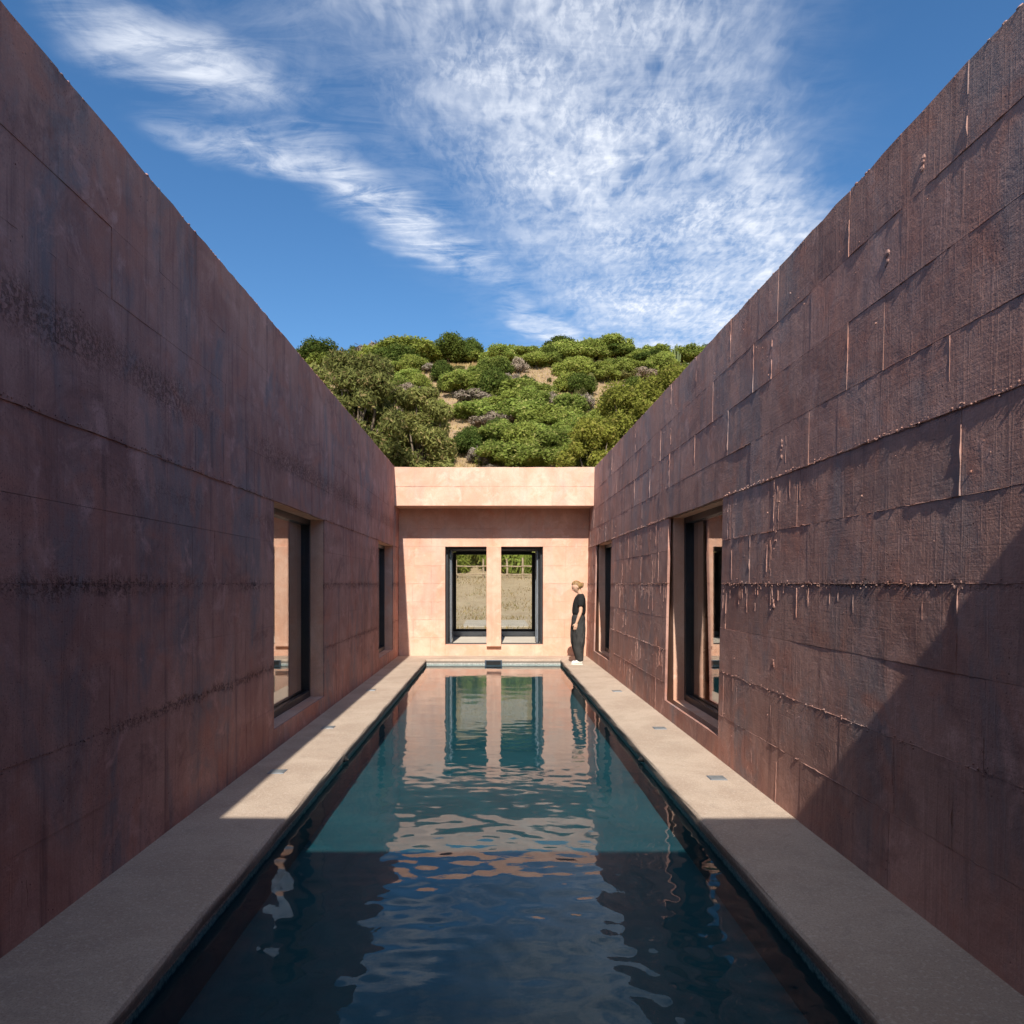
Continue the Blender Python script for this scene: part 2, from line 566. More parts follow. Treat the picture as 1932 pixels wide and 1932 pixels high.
def leaf_mat(name, c1, c2, c3, transl=.42):
    m, T = new_mat(name)
    geo = T.n('ShaderNodeNewGeometry')
    oi = T.n('ShaderNodeObjectInfo')
    r = geo.outputs['Random Per Island']
    c = T.mix(T.ramp(r, 0, .8, smooth=False), c1, c2)
    c = T.mix(T.ramp(r, .86, .9), c, c3)
    n = T.noise(geo.outputs['Position'], .9, 3, .6)
    k = T.m('MULTIPLY', T.ramp(n, .3, .7, .72, 1.25), T.ramp(oi.outputs['Random'], 0, 1, .78, 1.25, smooth=False))
    c = T.mix(1.0, c, T.n('ShaderNodeCombineColor', {0: k, 1: k, 2: k}).outputs[0], 'MULTIPLY')
    r2 = T.m('FRACT', T.m('MULTIPLY', oi.outputs['Random'], 7.31))
    c = T.mix(T.m('MULTIPLY', r2, .32), c, (c2[0] * 1.35, c2[1] * 1.08, c2[2] * .9))
    d = T.n('ShaderNodeBsdfDiffuse', {'Color': c})
    t = T.n('ShaderNodeBsdfTranslucent', {'Color': c})
    mx = T.n('ShaderNodeMixShader', {0: transl})
    T.set(mx.inputs[1], d.outputs[0])
    T.set(mx.inputs[2], t.outputs[0])
    finish(T, mx)
    return m


M['leaf_bright'] = leaf_mat('bright_green_leaves', (.150, .200, .042), (.265, .330, .078), (.36, .35, .12))
M['leaf_dark'] = leaf_mat('dark_green_leaves', (.055, .090, .022), (.115, .160, .038), (.17, .19, .055))
M['leaf_olive'] = leaf_mat('olive_leaves', (.12, .14, .050), (.21, .22, .085), (.28, .23, .11))
M['leaf_grey'] = leaf_mat('grey_twigs', (.17, .14, .115), (.32, .27, .22), (.20, .20, .11), .1)
M['leaf_euc'] = leaf_mat('eucalyptus_leaves', (.135, .160, .050), (.27, .285, .095), (.38, .30, .14))
M['leaf_gold'] = leaf_mat('yellow_green_leaves', (.125, .155, .028), (.255, .28, .060), (.34, .30, .09))
M['grass'] = leaf_mat('dry_grass_blades', (.27, .195, .09), (.42, .32, .16), (.19, .20, .06), .2)


def ground_mat():
    m, T = new_mat('dry_ground')
    pos = T.n('ShaderNodeNewGeometry').outputs['Position']
    x, y, z = T.xyz(pos)
    a = T.noise(pos, .06, 6, .65, .6)
    b = T.noise(pos, .6, 6, .7, .5)
    f = T.noise(pos, 7, 5, .7)
    f2 = T.noise(T.vm('MULTIPLY', pos, (6, 2, 6)), 3.0, 4, .7)
    soil = T.mix(T.ramp(b, .35, .65), (.26, .178, .115), (.35, .25, .16))
    straw = T.mix(T.ramp(f, .3, .7), (.30, .215, .105), (.40, .295, .15))
    c = T.mix(T.ramp(T.m('ADD', T.m('MULTIPLY', a, .6), T.m('MULTIPLY', b, .5)), .48, .66), soil, straw)
    field = T.mix(T.ramp(b, .3, .7), (.40, .30, .205), (.52, .41, .29))
    field = T.mix(T.ramp(f, .35, .65, 0, .5), field, (.44, .34, .19))
    c = T.mix(T.ramp(y, 66, 58), c, field)
    c = T.mix(T.ramp(f2, .55, .75, 0, .4), c, (.24, .19, .13))
    c = T.mix(T.ramp(T.noise(pos, 1.7, 4, .6), .62, .74, 0, .6), c, (.17, .19, .07))
    h = T.m('ADD', T.m('MULTIPLY', f, .10), T.m('MULTIPLY', b, .25))
    nb = T.n('ShaderNodeBump', {'Strength': .8, 'Distance': 1.0})
    T.set(nb.inputs['Height'], h)
    finish(T, principled(T, c, .95, nb.outputs[0], spec=.1))
    return m


M['ground'] = ground_mat()

# ------------------------------------------------------------------ dimensions of the courtyard
WX = 2.13           # half width between the side walls
FY = 16.67          # face of the far wall
NY = -0.42          # face of the near wall, behind the photographer
BF = 15.90          # face of the far overhanging beam
PX = 1.45           # pool half width
PY0, PY1 = 0.35, 15.85
WATER = -0.105
ROWS = [-.02, .41, .81, 1.21, 1.62, 2.02, 2.42, 2.79, 3.20, 3.60]


def left_top(y):
    return 4.125


def right_top(y):
    return 3.97 + .0088 * max(y, 0)


# ------------------------------------------------------------------ terrain
def hsm(a, b, t):
    t = np.clip((t - a) / (b - a), 0, 1)
    return t * t * (3 - 2 * t)


def terrain(x, y):
    x = np.asarray(x, dtype=float)
    y = np.asarray(y, dtype=float)
    base = -.16 + 2.75 * hsm(34, 62, y) * np.clip((y - 30) / 32, 0, 1)
    hill = np.where(y > 60, 41.0 * np.sin(np.clip((y - 60) / 100, 0, 1) * math.pi / 2 * 1.0) ** 1.12, 0)
    hill = hill * (1 + .05 * np.sin(x * .031 + 1.1) + .03 * np.sin(x * .083 - .6))
    fall = np.clip((y - 165) / 500, 0, 1) * 34
    lump = (np.sin(x * .21 + y * .13) + np.sin(x * .11 - y * .23 + 2) + np.sin(x * .37 + 1.3) * np.sin(y * .31)) * .45
    lump2 = np.sin(x * .055 + 2.2) * np.sin(y * .06 + .5) * 1.4
    far_side = 10 * hsm(60, 260, np.abs(x)) * hsm(10, 60, y)
    return base + hill - np.where(y > 165, fall, 0) + (lump + lump2) * hsm(60, 95, y) + far_side


HX0, HX1, HY0, HY1 = -7.2, 7.2, -6.2, 19.35     # footprint of the house, left open in the ground sheet
gx = np.unique(np.concatenate([np.linspace(-900, -90, 26), np.linspace(-90, 90, 91), np.linspace(90, 900, 26), [HX0, HX1]]))
gy = np.unique(np.concatenate([np.linspace(-900, -30, 26), np.linspace(-30, 60, 46), np.linspace(60, 190, 88), np.linspace(190, 1400, 34), [HY0, HY1]]))
GX, GY = np.meshgrid(gx, gy)
GZ = terrain(GX, GY)
GV = np.stack([GX, GY, GZ], -1).reshape(-1, 3)
nxg = len(gx)
GF = []
for j in range(len(gy) - 1):
    for i in range(nxg - 1):
        cx, cy = (gx[i] + gx[i + 1]) / 2, (gy[j] + gy[j + 1]) / 2
        if HX0 < cx < HX1 and HY0 < cy < HY1:
            continue
        a = j * nxg + i
        GF.append((a, a + 1, a + 1 + nxg, a + nxg))
gme = np_quads('ground', GV, GF, M['ground'])
gme.polygons.foreach_set('use_smooth', [True] * len(gme.polygons))
ground = link_mesh('ground', gme)
tag(ground, 'dry straw coloured ground rising into a scrubby hill', 'ground', kind='structure')

# ------------------------------------------------------------------ deck, pool
bm = bmesh.new()
OX, OY0, OY1 = WX + .10, NY - .10, FY + .06
LIP = .02
out_ = [bm.verts.new(p) for p in ((-OX, OY0, 0), (OX, OY0, 0), (OX, OY1, 0), (-OX, OY1, 0))]
in_ = [bm.verts.new(p) for p in ((-PX + LIP, PY0 + LIP, 0), (PX - LIP, PY0 + LIP, 0), (PX - LIP, PY1 - .004, 0), (-PX + LIP, PY1 - .004, 0))]
lo_ = [bm.verts.new((p.co.x, p.co.y, -.07)) for p in in_]
for i in range(4):
    j = (i + 1) % 4
    bm.faces.new((out_[i], out_[j], in_[j], in_[i]))
    bm.faces.new((in_[i], in_[j], lo_[j], lo_[i]))
back_ = [bm.verts.new(p) for p in ((-PX - .1, PY0 - .1, -.07), (PX + .1, PY0 - .1, -.07), (PX + .1, PY1 + .1, -.07), (-PX - .1, PY1 + .1, -.07))]
for i in range(4):
    j = (i + 1) % 4
    bm.faces.new((lo_[i], lo_[j], back_[j], back_[i]))
bm.edges.ensure_lookup_table()
lip_edges = [e for e in bm.edges if e.verts[0] in in_ and e.verts[1] in in_]
bmesh.ops.subdivide_edges(bm, edges=[e for e in bm.edges if e.verts[0] in in_ + lo_ and e.verts[1] in in_ + lo_ and abs(e.verts[0].co.y - e.verts[1].co.y) > 5], cuts=60)
lip_edges = [e for e in bm.edges if all(abs(vv_.co.z) < 1e-6 for vv_ in e.verts) and e.is_manifold and any(abs(f.normal.z) < .5 for f in e.link_faces)]
bm.normal_update()
lip_edges = [e for e in bm.edges if all(abs(vv_.co.z) < 1e-6 for vv_ in e.verts) and len(e.link_faces) == 2 and any(abs(f.normal.z) < .5 for f in e.link_faces)]
bmesh.ops.bevel(bm, geom=lip_edges, offset=.026, segments=4, profile=.5, affect='EDGES')
for vv_ in bm.verts:      # slightly uneven cast edge
    if -.068 < vv_.co.z < -.001 or abs(abs(vv_.co.x) - (PX - LIP)) < .03:
        vv_.co.x += .0035 * math.sin(vv_.co.y * 5.1 + vv_.co.z * 30) + rng.uniform(-.0025, .0025)
dme = bpy.data.meshes.new('pool_deck')
bm.to_mesh(dme)
bm.free()
deck = link_mesh('pool_deck', dme, M['deck'])
tag(deck, 'beige concrete deck strips running round the pool', 'deck', kind='structure')

b = MB()
PD = -0.40
vs = [(-PX, PY0, PD), (PX, PY0, PD), (PX, PY1, PD), (-PX, PY1, PD), (-PX, PY0, -.068), (PX, PY0, -.068), (PX, PY1, -.068), (-PX, PY1, -.068)]
b.add(vs, [(0, 1, 2, 3), (0, 4, 5, 1), (1, 5, 6, 2), (2, 6, 7, 3), (3, 7, 4, 0)])
basin = b.build('pool_basin', M['basin'])
tag(basin, 'teal plastered pool basin under the water', 'pool', kind='structure')

# water with real ripples
wx = np.linspace(-PX - .004, PX + .004, 130)
wy = np.concatenate([np.arange(PY0 - .004, 9.5, .02), np.arange(9.5, PY1, .035), [PY1 + .004]])
WXg, WYg = np.meshgrid(wx, wy)
H = np.zeros_like(WXg)
env = .14 + .31 * np.exp(-((WYg - 4.2) / 1.5) ** 2) + .22 * np.exp(-((WYg - 2.2) / 1.5) ** 2)
wr = np.random.default_rng(3)
for k in range(60):
    lam = .16 * (5.0 ** wr.random())
    ang = wr.normal(math.pi / 2, .75)
    kx, ky = math.cos(ang) * 2 * math.pi / lam, math.sin(ang) * 2 * math.pi / lam
    slope = .0052 * (lam / .45) ** .25
    amp = slope * lam / (2 * math.pi)
    H += amp * np.sin(kx * WXg + ky * WYg + wr.uniform(0, 6.28))
H *= env
for (cx_, cy_) in ((-1.40, 7.15), (1.40, 7.15), (0.0, 7.25)):
    r_ = np.sqrt((WXg - cx_) ** 2 + (WYg - cy_) ** 2)
    H += .00022 * np.sin(r_ * 2 * math.pi / .12) * np.exp(-(r_ / .75) ** 2) + .00012 * np.sin(r_ * 2 * math.pi / .23 + 1) * np.exp(-r_ / .7)
r_ = np.sqrt((WXg - 1.1) ** 2 + ((WYg - 3.3) / 1.2) ** 2)
for k in range(16):
    lam = wr.uniform(.10, .2)
    ang = wr.uniform(0, math.pi)
    H += .016 * lam / 6.28 * np.sin((math.cos(ang) * WXg + math.sin(ang) * WYg) * 6.28 / lam + wr.uniform(0, 6)) * np.exp(-(r_ / .55) ** 2)
for k in range(40):
    lam = .09 * (2.6 ** wr.random())
    ang = wr.normal(math.pi / 2, .8)
    H += .0040 * lam / 6.28 * np.sin((math.cos(ang) * WXg + math.sin(ang) * WYg) * 6.28 / lam + wr.uniform(0, 6)) * (.35 + .8 * np.exp(-((WYg - 4.0) / 2.0) ** 2)) * (WYg < 9.4)
WV = np.stack([WXg, WYg, WATER + H], -1).reshape(-1, 3)
nw = len(wx)
jj, ii = np.meshgrid(np.arange(len(wy) - 1), np.arange(nw - 1), indexing='ij')
a_ = (jj * nw + ii).ravel()
WF = np.stack([a_, a_ + 1, a_ + 1 + nw, a_ + nw], -1)
wme = np_quads('pool_water', WV, WF, M['water'])
wme.polygons.foreach_set('use_smooth', [True] * len(wme.polygons))
water = link_mesh('pool_water', wme)
tag(water, 'rippled dark teal water of the long pool', 'water', kind='structure')


# ------------------------------------------------------------------ board-marked walls
BATTER = .023


class Wall:
    """u runs along the wall, v is height, w is out of the wall towards the court"""
    def __init__(self, kind):
        self.kind = kind

    def p(self, u, v, w):
        if self.kind == 'L':
            return (-WX + w, u, v)
        if self.kind == 'R':
            return (WX + .045 - w - BATTER * (4.1 - v), u, v)      # the face leans back a little
        if self.kind == 'F':
            return (u, FY - w, v)
        if self.kind == 'B':
            return (u, BF - w, v)
        if self.kind == 'N':
            return (u, NY + w, v)

    flip = property(lambda s: s.kind in ('R', 'N'))


def panel(wall, parent, u0, u1, v0, v1, w, mat, warp=.0008, gap=.0012, tilt=.004, top=None, ragged=0.0, r=rng, lap=0.0):
    """one cast board mark: a slightly warped slab, proud of the wall core"""
    g = gap
    u0, u1, v0, v1 = u0 + g, u1 - g, v0 + g, v1 - g
    nu = 10 if (u1 - u0) > 1.3 else (6 if (u1 - u0) > .5 else 4)
    nv = 3
    uc = (u0 + u1) / 2
    vc = (v0 + (v1 if top is None else top(uc))) / 2
    tu, tv = r.uniform(-tilt, tilt), r.uniform(-tilt, tilt) * .8 - lap
    tu += lap * .35
    ph = [r.uniform(0, 6.28) for _ in range(4)]
    V, F = [], []
    for j in range(nv + 1):
        for i in range(nu + 1):
            u_ = u0 + (u1 - u0) * i / nu
            if top is not None:
                vt = top(u_) + (r.uniform(-ragged, ragged) if ragged else 0)
                v_ = v0 + (vt - g - v0) * j / nv
            else:
                v_ = v0 + (v1 - v0) * j / nv
                if ragged and j == 0:
                    v_ += r.uniform(-ragged, ragged)
            w_ = w + tu * (u_ - uc) + tv * (v_ - vc) + warp * (math.sin(u_ * 5.3 + ph[0]) + math.sin(v_ * 9 + u_ * 3 + ph[1]))
            V.append((u_, v_, w_))
    for j in range(nv):
        for i in range(nu):
            a = j * (nu + 1) + i
            F.append((a, a + 1, a + nu + 2, a + nu + 1))
    rim = [i for i in range(nu + 1)] + [j * (nu + 1) + nu for j in range(1, nv + 1)] + \
          [nv * (nu + 1) + i for i in range(nu - 1, -1, -1)] + [j * (nu + 1) for j in range(nv - 1, 0, -1)]
    nfront = len(F)
    n = len(rim)
    base = len(V)
    for k in rim:
        V.append(V[k])
    for k in rim:
        V.append((V[k][0], V[k][1], -.03))
    for k in range(n):
        k2 = (k + 1) % n
        F.append((base + k, base + n + k, base + n + k2, base + k2))
    W3 = [Vector(wall.p(*q)) for q in V]
    ctr = Vector(wall.p(uc, vc, 0))
    W3 = [q - ctr for q in W3]
    if wall.flip:
        F = [tuple(reversed(f)) for f in F]
    o = mesh_obj('panel', W3, F, mat, parent, ctr - parent.location)
    sm = [True] * nfront + [False] * (len(F) - nfront)
    o.data.polygons.foreach_set('use_smooth', sm)
    return o


class Ridge:
    """raised seams, drips and knobs of leaked grout on one wall"""
    def __init__(self, wall):
        self.wall, self.V, self.F = wall, [], []

    def quad(self, *idx):
        self.F.append(tuple(reversed(idx)) if self.wall.flip else idx)

    def seam(self, u0, v0, u1, v1, hw, ht, w, r, gap=.12, wob=.003, step=.045):
        L = math.hypot(u1 - u0, v1 - v0)
        n = max(2, int(L / step))
        du, dv = (u1 - u0) / L, (v1 - v0) / L
        prev = None
        ptx, pty = -dv, du
        for i in range(n + 1):
            if r.random() < gap:
                prev = None
                continue
            t = i / n
            off = r.gauss(0, wob)
            u_, v_ = u0 + (u1 - u0) * t + ptx * off, v0 + (v1 - v0) * t + pty * off
            k = max(.15, r.gauss(.8, .45))
            h_ = ht * k
            w_ = hw * max(.4, r.gauss(1, .3))
            b0 = len(self.V)
            self.V += [self.wall.p(u_ + ptx * w_, v_ + pty * w_, w - .004), self.wall.p(u_, v_, w + h_), self.wall.p(u_ - ptx * w_, v_ - pty * w_, w - .004)]
            if prev is not None:
                self.quad(prev, prev + 1, b0 + 1, b0)
                self.quad(prev + 1, prev + 2, b0 + 2, b0 + 1)
            prev = b0

    def knob(self, u, v, w, a, b, h, r):
        """small pyramid-like lump, a wide, b tall, h proud"""
        n = 6
        b0 = len(self.V)
        for k in range(n):
            th = 6.283 * k / n
            q = r.uniform(.7, 1.25)
            self.V.append(self.wall.p(u + a * q * math.cos(th), v + b * q * math.sin(th), w - .004))
        for k in range(n):
            th = 6.283 * (k + .3) / n
            q = r.uniform(.45, .75)
            self.V.append(self.wall.p(u + a * q * math.cos(th), v + b * q * math.sin(th), w + h * r.uniform(.5, .85)))
        self.V.append(self.wall.p(u, v, w + h))
        for k in range(n):
            k2 = (k + 1) % n
            self.quad(b0 + k, b0 + k2, b0 + n + k2, b0 + n + k)
            self.quad(b0 + n + k, b0 + n + k2, b0 + 2 * n)

    def drip(self, u, v, w, length, hw, ht, r):
        self.seam(u, v, u + r.gauss(0, .004), v - length, hw, ht, w, r, gap=.03, wob=.0022, step=.03)
        if r.random() < .3:
            self.knob(u, v - length, w, hw * 1.4, hw * 2, ht * 1.2, r)

    def build(self, name, mat, parent):
        V = [Vector(q) - parent.location for q in self.V]
        o = mesh_obj(name, V, self.F, mat, parent)
        o['kind'] = 'stuff'
        return o


def intervals(u0, u1, holes):
    segs = [(u0, u1)]
    for a, b_ in holes:
        out = []
        for s, e in segs:
            if b_ <= s or a >= e:
                out.append((s, e))
            else:
                if a > s:
                    out.append((s, a))
                if b_ < e:
                    out.append((b_, e))
        segs = out
    return [(s, e) for s, e in segs if e - s > .03]


def clear_of(u, v, holes, m=.03):
    return not any(a - m < u < b_ + m and z0 - m < v < z1 + m for a, b_, z0, z1 in holes)


def side_wall(kind, label, holes, mat, topf, ledge, seed):
    wall = Wall(kind)
    s = -1 if kind == 'L' else 1
    r = random.Random(seed)
    root = empty('courtyard_wall', (s * (WX + .2), 8, 0), label, 'wall', 'long side walls of the pool court')
    # solid core, cut for the windows; butted boxes
    core = MB()
    xa, xb = (WX + (.018 if s < 0 else .066), WX + .46)
    ys = sorted({NY - .5, FY + .35} | {q for hh in holes for q in hh[:2]})

    def cbox(y0, y1, z0, z1):
        X0, X1 = (s * xa, s * xb) if s > 0 else (s * xb, s * xa)
        core.box(X0 - root.location.x, X1 - root.location.x, y0 - 8, y1 - 8, z0, z1)
    for y0, y1 in zip(ys[:-1], ys[1:]):
        hh = [h_ for h_ in holes if h_[0] <= y0 + 1e-6 and h_[1] >= y1 - 1e-6]
        t = min(topf(y0), topf(y1)) - .035
        if hh:
            cbox(y0, y1, -.3, hh[0][2])
            cbox(y0, y1, hh[0][3], t)
        else:
            cbox(y0, y1, -.3, t)
    core.build('wall_core', M['far'], root)
    R_ = Ridge(wall)
    rough = .8 if kind == 'R' else .35
    lap_hi = .0016 if kind == 'R' else 0.0
    nrow = len(ROWS)
    for i in range(nrow):
        v0 = ROWS[i]
        v1 = ROWS[i + 1] if i + 1 < nrow else None
        off = (3.37 if i % 2 else 3.90) + (0 if kind == 'R' else .23)
        start = off - 1.13 * 4
        cuts = [NY - .02]
        q = start
        while q < FY + .05:
            if q > NY + .1 and r.random() > (.18 if kind == 'R' else .3):
                cuts.append(q + r.uniform(-.02, .02))
            if r.random() < (.08 if kind == 'R' else .15):
                h_ = q + 1.13 * r.choice((.5, .36, .62))
                if NY + .1 < h_ < FY:
                    cuts.append(h_)
            q += 1.13
        cuts.append(FY + .04)
        cuts = sorted(cuts)
        for a, c in zip(cuts[:-1], cuts[1:]):
            if c - a < .05:
                continue
            row_w = (ledge if v0 >= 2.4 else 0) + (.0015 if i in (4, 5) and kind == 'R' else 0)
            w = row_w + (r.uniform(-.0008, .0008) if kind == 'R' else r.uniform(-.0006, .0006))
            lap = r.uniform(0, lap_hi)
            rag = .006 if abs(v0 - 2.42) < .01 else 0
            if v1 is None:
                panel(wall, root, a, c, v0, 0, w, mat, top=topf, ragged=.007, r=r, lap=lap, tilt=.0026, gap=.0011 if kind == 'R' else (.0010 if r.random() < .3 else .0003))
            else:
                cut_h = [h_ for h_ in holes if h_[2] < v1 - .02 and h_[3] > v0 + .02]
                full = intervals(a, c, [(h_[0], h_[1]) for h_ in cut_h])
                for s0, s1 in full:
                    panel(wall, root, s0, s1, v0, v1, w, mat, ragged=rag, r=r, lap=lap, tilt=.0026, gap=.0011 if kind == 'R' else (.0010 if r.random() < .3 else .0003))
                for h_ in cut_h:
                    i0, i1 = max(a, h_[0]), min(c, h_[1])
                    if i1 - i0 > .03 and h_[2] - v0 > .05:
                        panel(wall, root, i0, i1, v0, h_[2], w, mat, r=r, lap=lap, tilt=.0026, gap=.0011 if kind == 'R' else (.0010 if r.random() < .3 else .0003))
                    if i1 - i0 > .03 and v1 - h_[3] > .05:
                        panel(wall, root, i0, i1, h_[3], v1, w, mat, r=r, lap=lap, tilt=.0026, gap=.0011 if kind == 'R' else (.0010 if r.random() < .3 else .0003))
            # leaked seams round the panel
            vt = v1 if v1 is not None else topf(a)
            if i > 0 and r.random() < (.95 if kind == 'R' else .35):
                for s0, s1 in intervals(a, c, [(h_[0], h_[1]) for h_ in holes if h_[2] - .05 < v0 < h_[3] + .05]):
                    R_.seam(s0, v0, s1, v0, .0022 + .0012 * rough, (.0048 if r.random() < .25 else .0022) * rough + .0006, row_w, r, gap=.10, wob=.0018)
            if r.random() < (.6 if kind == 'R' else .2) and clear_of(a, (v0 + vt) / 2, holes, .06):
                R_.seam(a, v0, a, vt, .002 + .001 * rough, .0045 * rough + .001, row_w, r, gap=.14, wob=.0015)
            # knobs and runs
            nk = r.randint(1, 6) if kind == 'R' else r.randint(0, 2)
            for _ in range(nk):
                ku, kv = r.uniform(a, c), r.uniform(v0, vt - .03)
                if clear_of(ku, kv, holes, .06):
                    sz = r.uniform(.002, .0058)
                    R_.knob(ku, kv, row_w, sz, sz * r.uniform(.8, 1.8), sz * r.uniform(.9, 1.8) * rough, r)
            nd = r.randint(0, 3) if v0 < 2.4 else r.randint(0, 1)
            if kind == 'R' and v0 < 2.4 and r.random() < .35:
                nd += r.randint(4, 12)
            if kind == 'L':
                nd = nd // 2
            cl = r.uniform(a, c)
            for _ in range(nd):
                ku = r.gauss(cl, .2)
                kv = vt - r.uniform(.0, .12)
                ln = min(r.uniform(.05, .34), kv - v0 + .02)
                if ln > .03 and a < ku < c and clear_of(ku, kv, holes, .05) and clear_of(ku, kv - ln, holes, .05):
                    R_.drip(ku, kv, row_w, ln, r.uniform(.0009, .0019), r.uniform(.0012, .0036) * rough, r)
    # crumbly cold joint at the level of the second lift
    y = NY
    dens = .014 if kind == 'R' else .022
    while y < FY:
        y += r.expovariate(1 / dens)
        if clear_of(y, 1.62, holes, .05):
            sz = r.uniform(.002, .0085) if kind == 'R' else r.uniform(.002, .007)
            R_.knob(y, 1.612 + r.gauss(0, .010), 0, sz, sz * r.uniform(.7, 1.6), sz * r.uniform(.5, 1.3), r)
            if r.random() < .10 and kind == 'R':
                R_.drip(y, 1.60, 0, r.uniform(.03, .22), .0014, .0028, r)
    for zz, dn in ((.81, .035), (2.43, .03)):
        y = NY
        while y < FY:
            y += r.expovariate(1 / dn)
            if clear_of(y, zz, holes, .05):
                sz = r.uniform(.003, .009)
                R_.knob(y, zz + r.gauss(0, .008), ledge if zz > 2 else 0, sz, sz, sz * .9, r)
    # crumbs of grout along the top edge
    y = NY
    while y < FY:
        y += r.expovariate(1 / .05)
        sz = r.uniform(.004, .012)
        R_.knob(y, topf(y) - .004 + r.uniform(-.004, .006), ledge - .006, sz * 1.8, sz, sz * .9, r)
    if kind == 'R':      # hand-sized blow-outs in the face
        for ku, kv in ((5.60, 1.45), (5.58, 1.98), (5.56, 1.02), (5.5, 2.62), (4.05, 3.38), (3.72, 3.74)):
            for _ in range(4):
                sz = r.uniform(.014, .028)
                R_.knob(ku + r.gauss(0, .012), kv + r.gauss(0, .028), 0 if kv < 2.4 else ledge, sz, sz * .9, sz * .30, r)
    R_.build('grout_ridges', mat, root)
    return root, wall


def side_window(root, s, y0, y1, z0, z1, label=None):
    """sliding window in a deep reveal: outer frame, two sashes and their panes"""
    xf = WX + .175 + (.02 if s > 0 else 0)
    rx = root.location.x

    def X(a, b_):
        p, q = s * a - rx, s * b_ - rx
        return min(p, q), max(p, q)
    f = MB()
    t = .07
    d0, d1 = xf, xf + .15
    xa, xb = X(d0, d1)
    f.box(xa, xb, y0 - 8, y0 + t - 8, z0, z1)
    f.box(xa, xb, y1 - t - 8, y1 - 8, z0, z1)
    f.box(xa, xb, y0 + t - 8, y1 - t - 8, z0, z0 + t)
    f.box(xa, xb, y0 + t - 8, y1 - t - 8, z1 - t, z1)
    xr0, xr1 = X(d0 - .012, d0 + .03)
    f.box(xr0, xr1, y0 + t - 8, y1 - t - 8, z0 + t, z0 + t + .012)
    win = f.build('window', M['metal'], root, bevel=.004)
    if label:
        win['label'] = label
    gx0, gx1 = X(d0 + .052, d0 + .060)
    pm = MB()
    pm.box(gx0, gx1, y0 + t - .01 - 8, y1 - t + .01 - 8, z0 + t - .01, z1 - t + .01)
    pm.build('pane', M['glass'], win)
    # inner bead holding the glass
    bd = MB()
    bx0, bx1 = X(d0 + .061, d0 + .084)
    q = .022
    bd.box(bx0, bx1, y0 + t - 8, y0 + t + q - 8, z0 + t, z1 - t)
    bd.box(bx0, bx1, y1 - t - q - 8, y1 - t - 8, z0 + t, z1 - t)
    bd.box(bx0, bx1, y0 + t + q - 8, y1 - t - q - 8, z0 + t, z0 + t + q)
    bd.box(bx0, bx1, y0 + t + q - 8, y1 - t - q - 8, z1 - t - q, z1 - t)
    bd.build('glazing_bead', M['metal'], win)
    return win


LH = [(7.20, 9.35, .20, 2.42), (13.75, 15.72, .22, 2.42)]
RH = [(6.90, 9.05, .20, 2.42), (13.40, 15.45, .22, 2.42)]
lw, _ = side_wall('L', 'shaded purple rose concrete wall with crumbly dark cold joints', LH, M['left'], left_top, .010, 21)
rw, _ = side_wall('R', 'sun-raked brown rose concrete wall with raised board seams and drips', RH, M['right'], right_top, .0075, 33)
for root, s, hs in ((lw, -1, LH), (rw, 1, RH)):
    for h_ in hs:
        side_window(root, s, *h_)


# ---- the far end: wall with two openings and a pier, and the overhanging beam above
def panel_rows(wall, root, u0, u1, rows, holes, mat, period, r, tilt=.003, w0=0.0, shift=.3):
    for i, (v0, v1) in enumerate(zip(rows[:-1], rows[1:])):
        cuts = [u0]
        q = u0 + period * (shift if i % 2 else .5 * shift + .5)
        while q < u1 - .2:
            cuts.append(q + r.uniform(-.03, .03))
            q += period
        cuts.append(u1)
        for a, c in zip(cuts[:-1], cuts[1:]):
            w = w0 + r.uniform(-.0018, .0018)
            cut_h = [h_ for h_ in holes if h_[2] < v1 - .02 and h_[3] > v0 + .02]
            for s0, s1 in intervals(a, c, [(h_[0], h_[1]) for h_ in cut_h]):
                panel(wall, root, s0, s1, v0, v1, w, mat, tilt=tilt, r=r)
            for h_ in cut_h:
                i0, i1 = max(a, h_[0]), min(c, h_[1])
                if i1 - i0 > .03 and h_[2] - v0 > .03:
                    panel(wall, root, i0, i1, v0, h_[2], w, mat, tilt=tilt, r=r)
                if i1 - i0 > .03 and v1 - h_[3] > .03:
                    panel(wall, root, i0, i1, h_[3], v1, w, mat, tilt=tilt, r=r)


OPEN = (-1.085, 1.115, .245, 2.45)
BEAM_LO, BEAM_HI = 3.29, 4.115


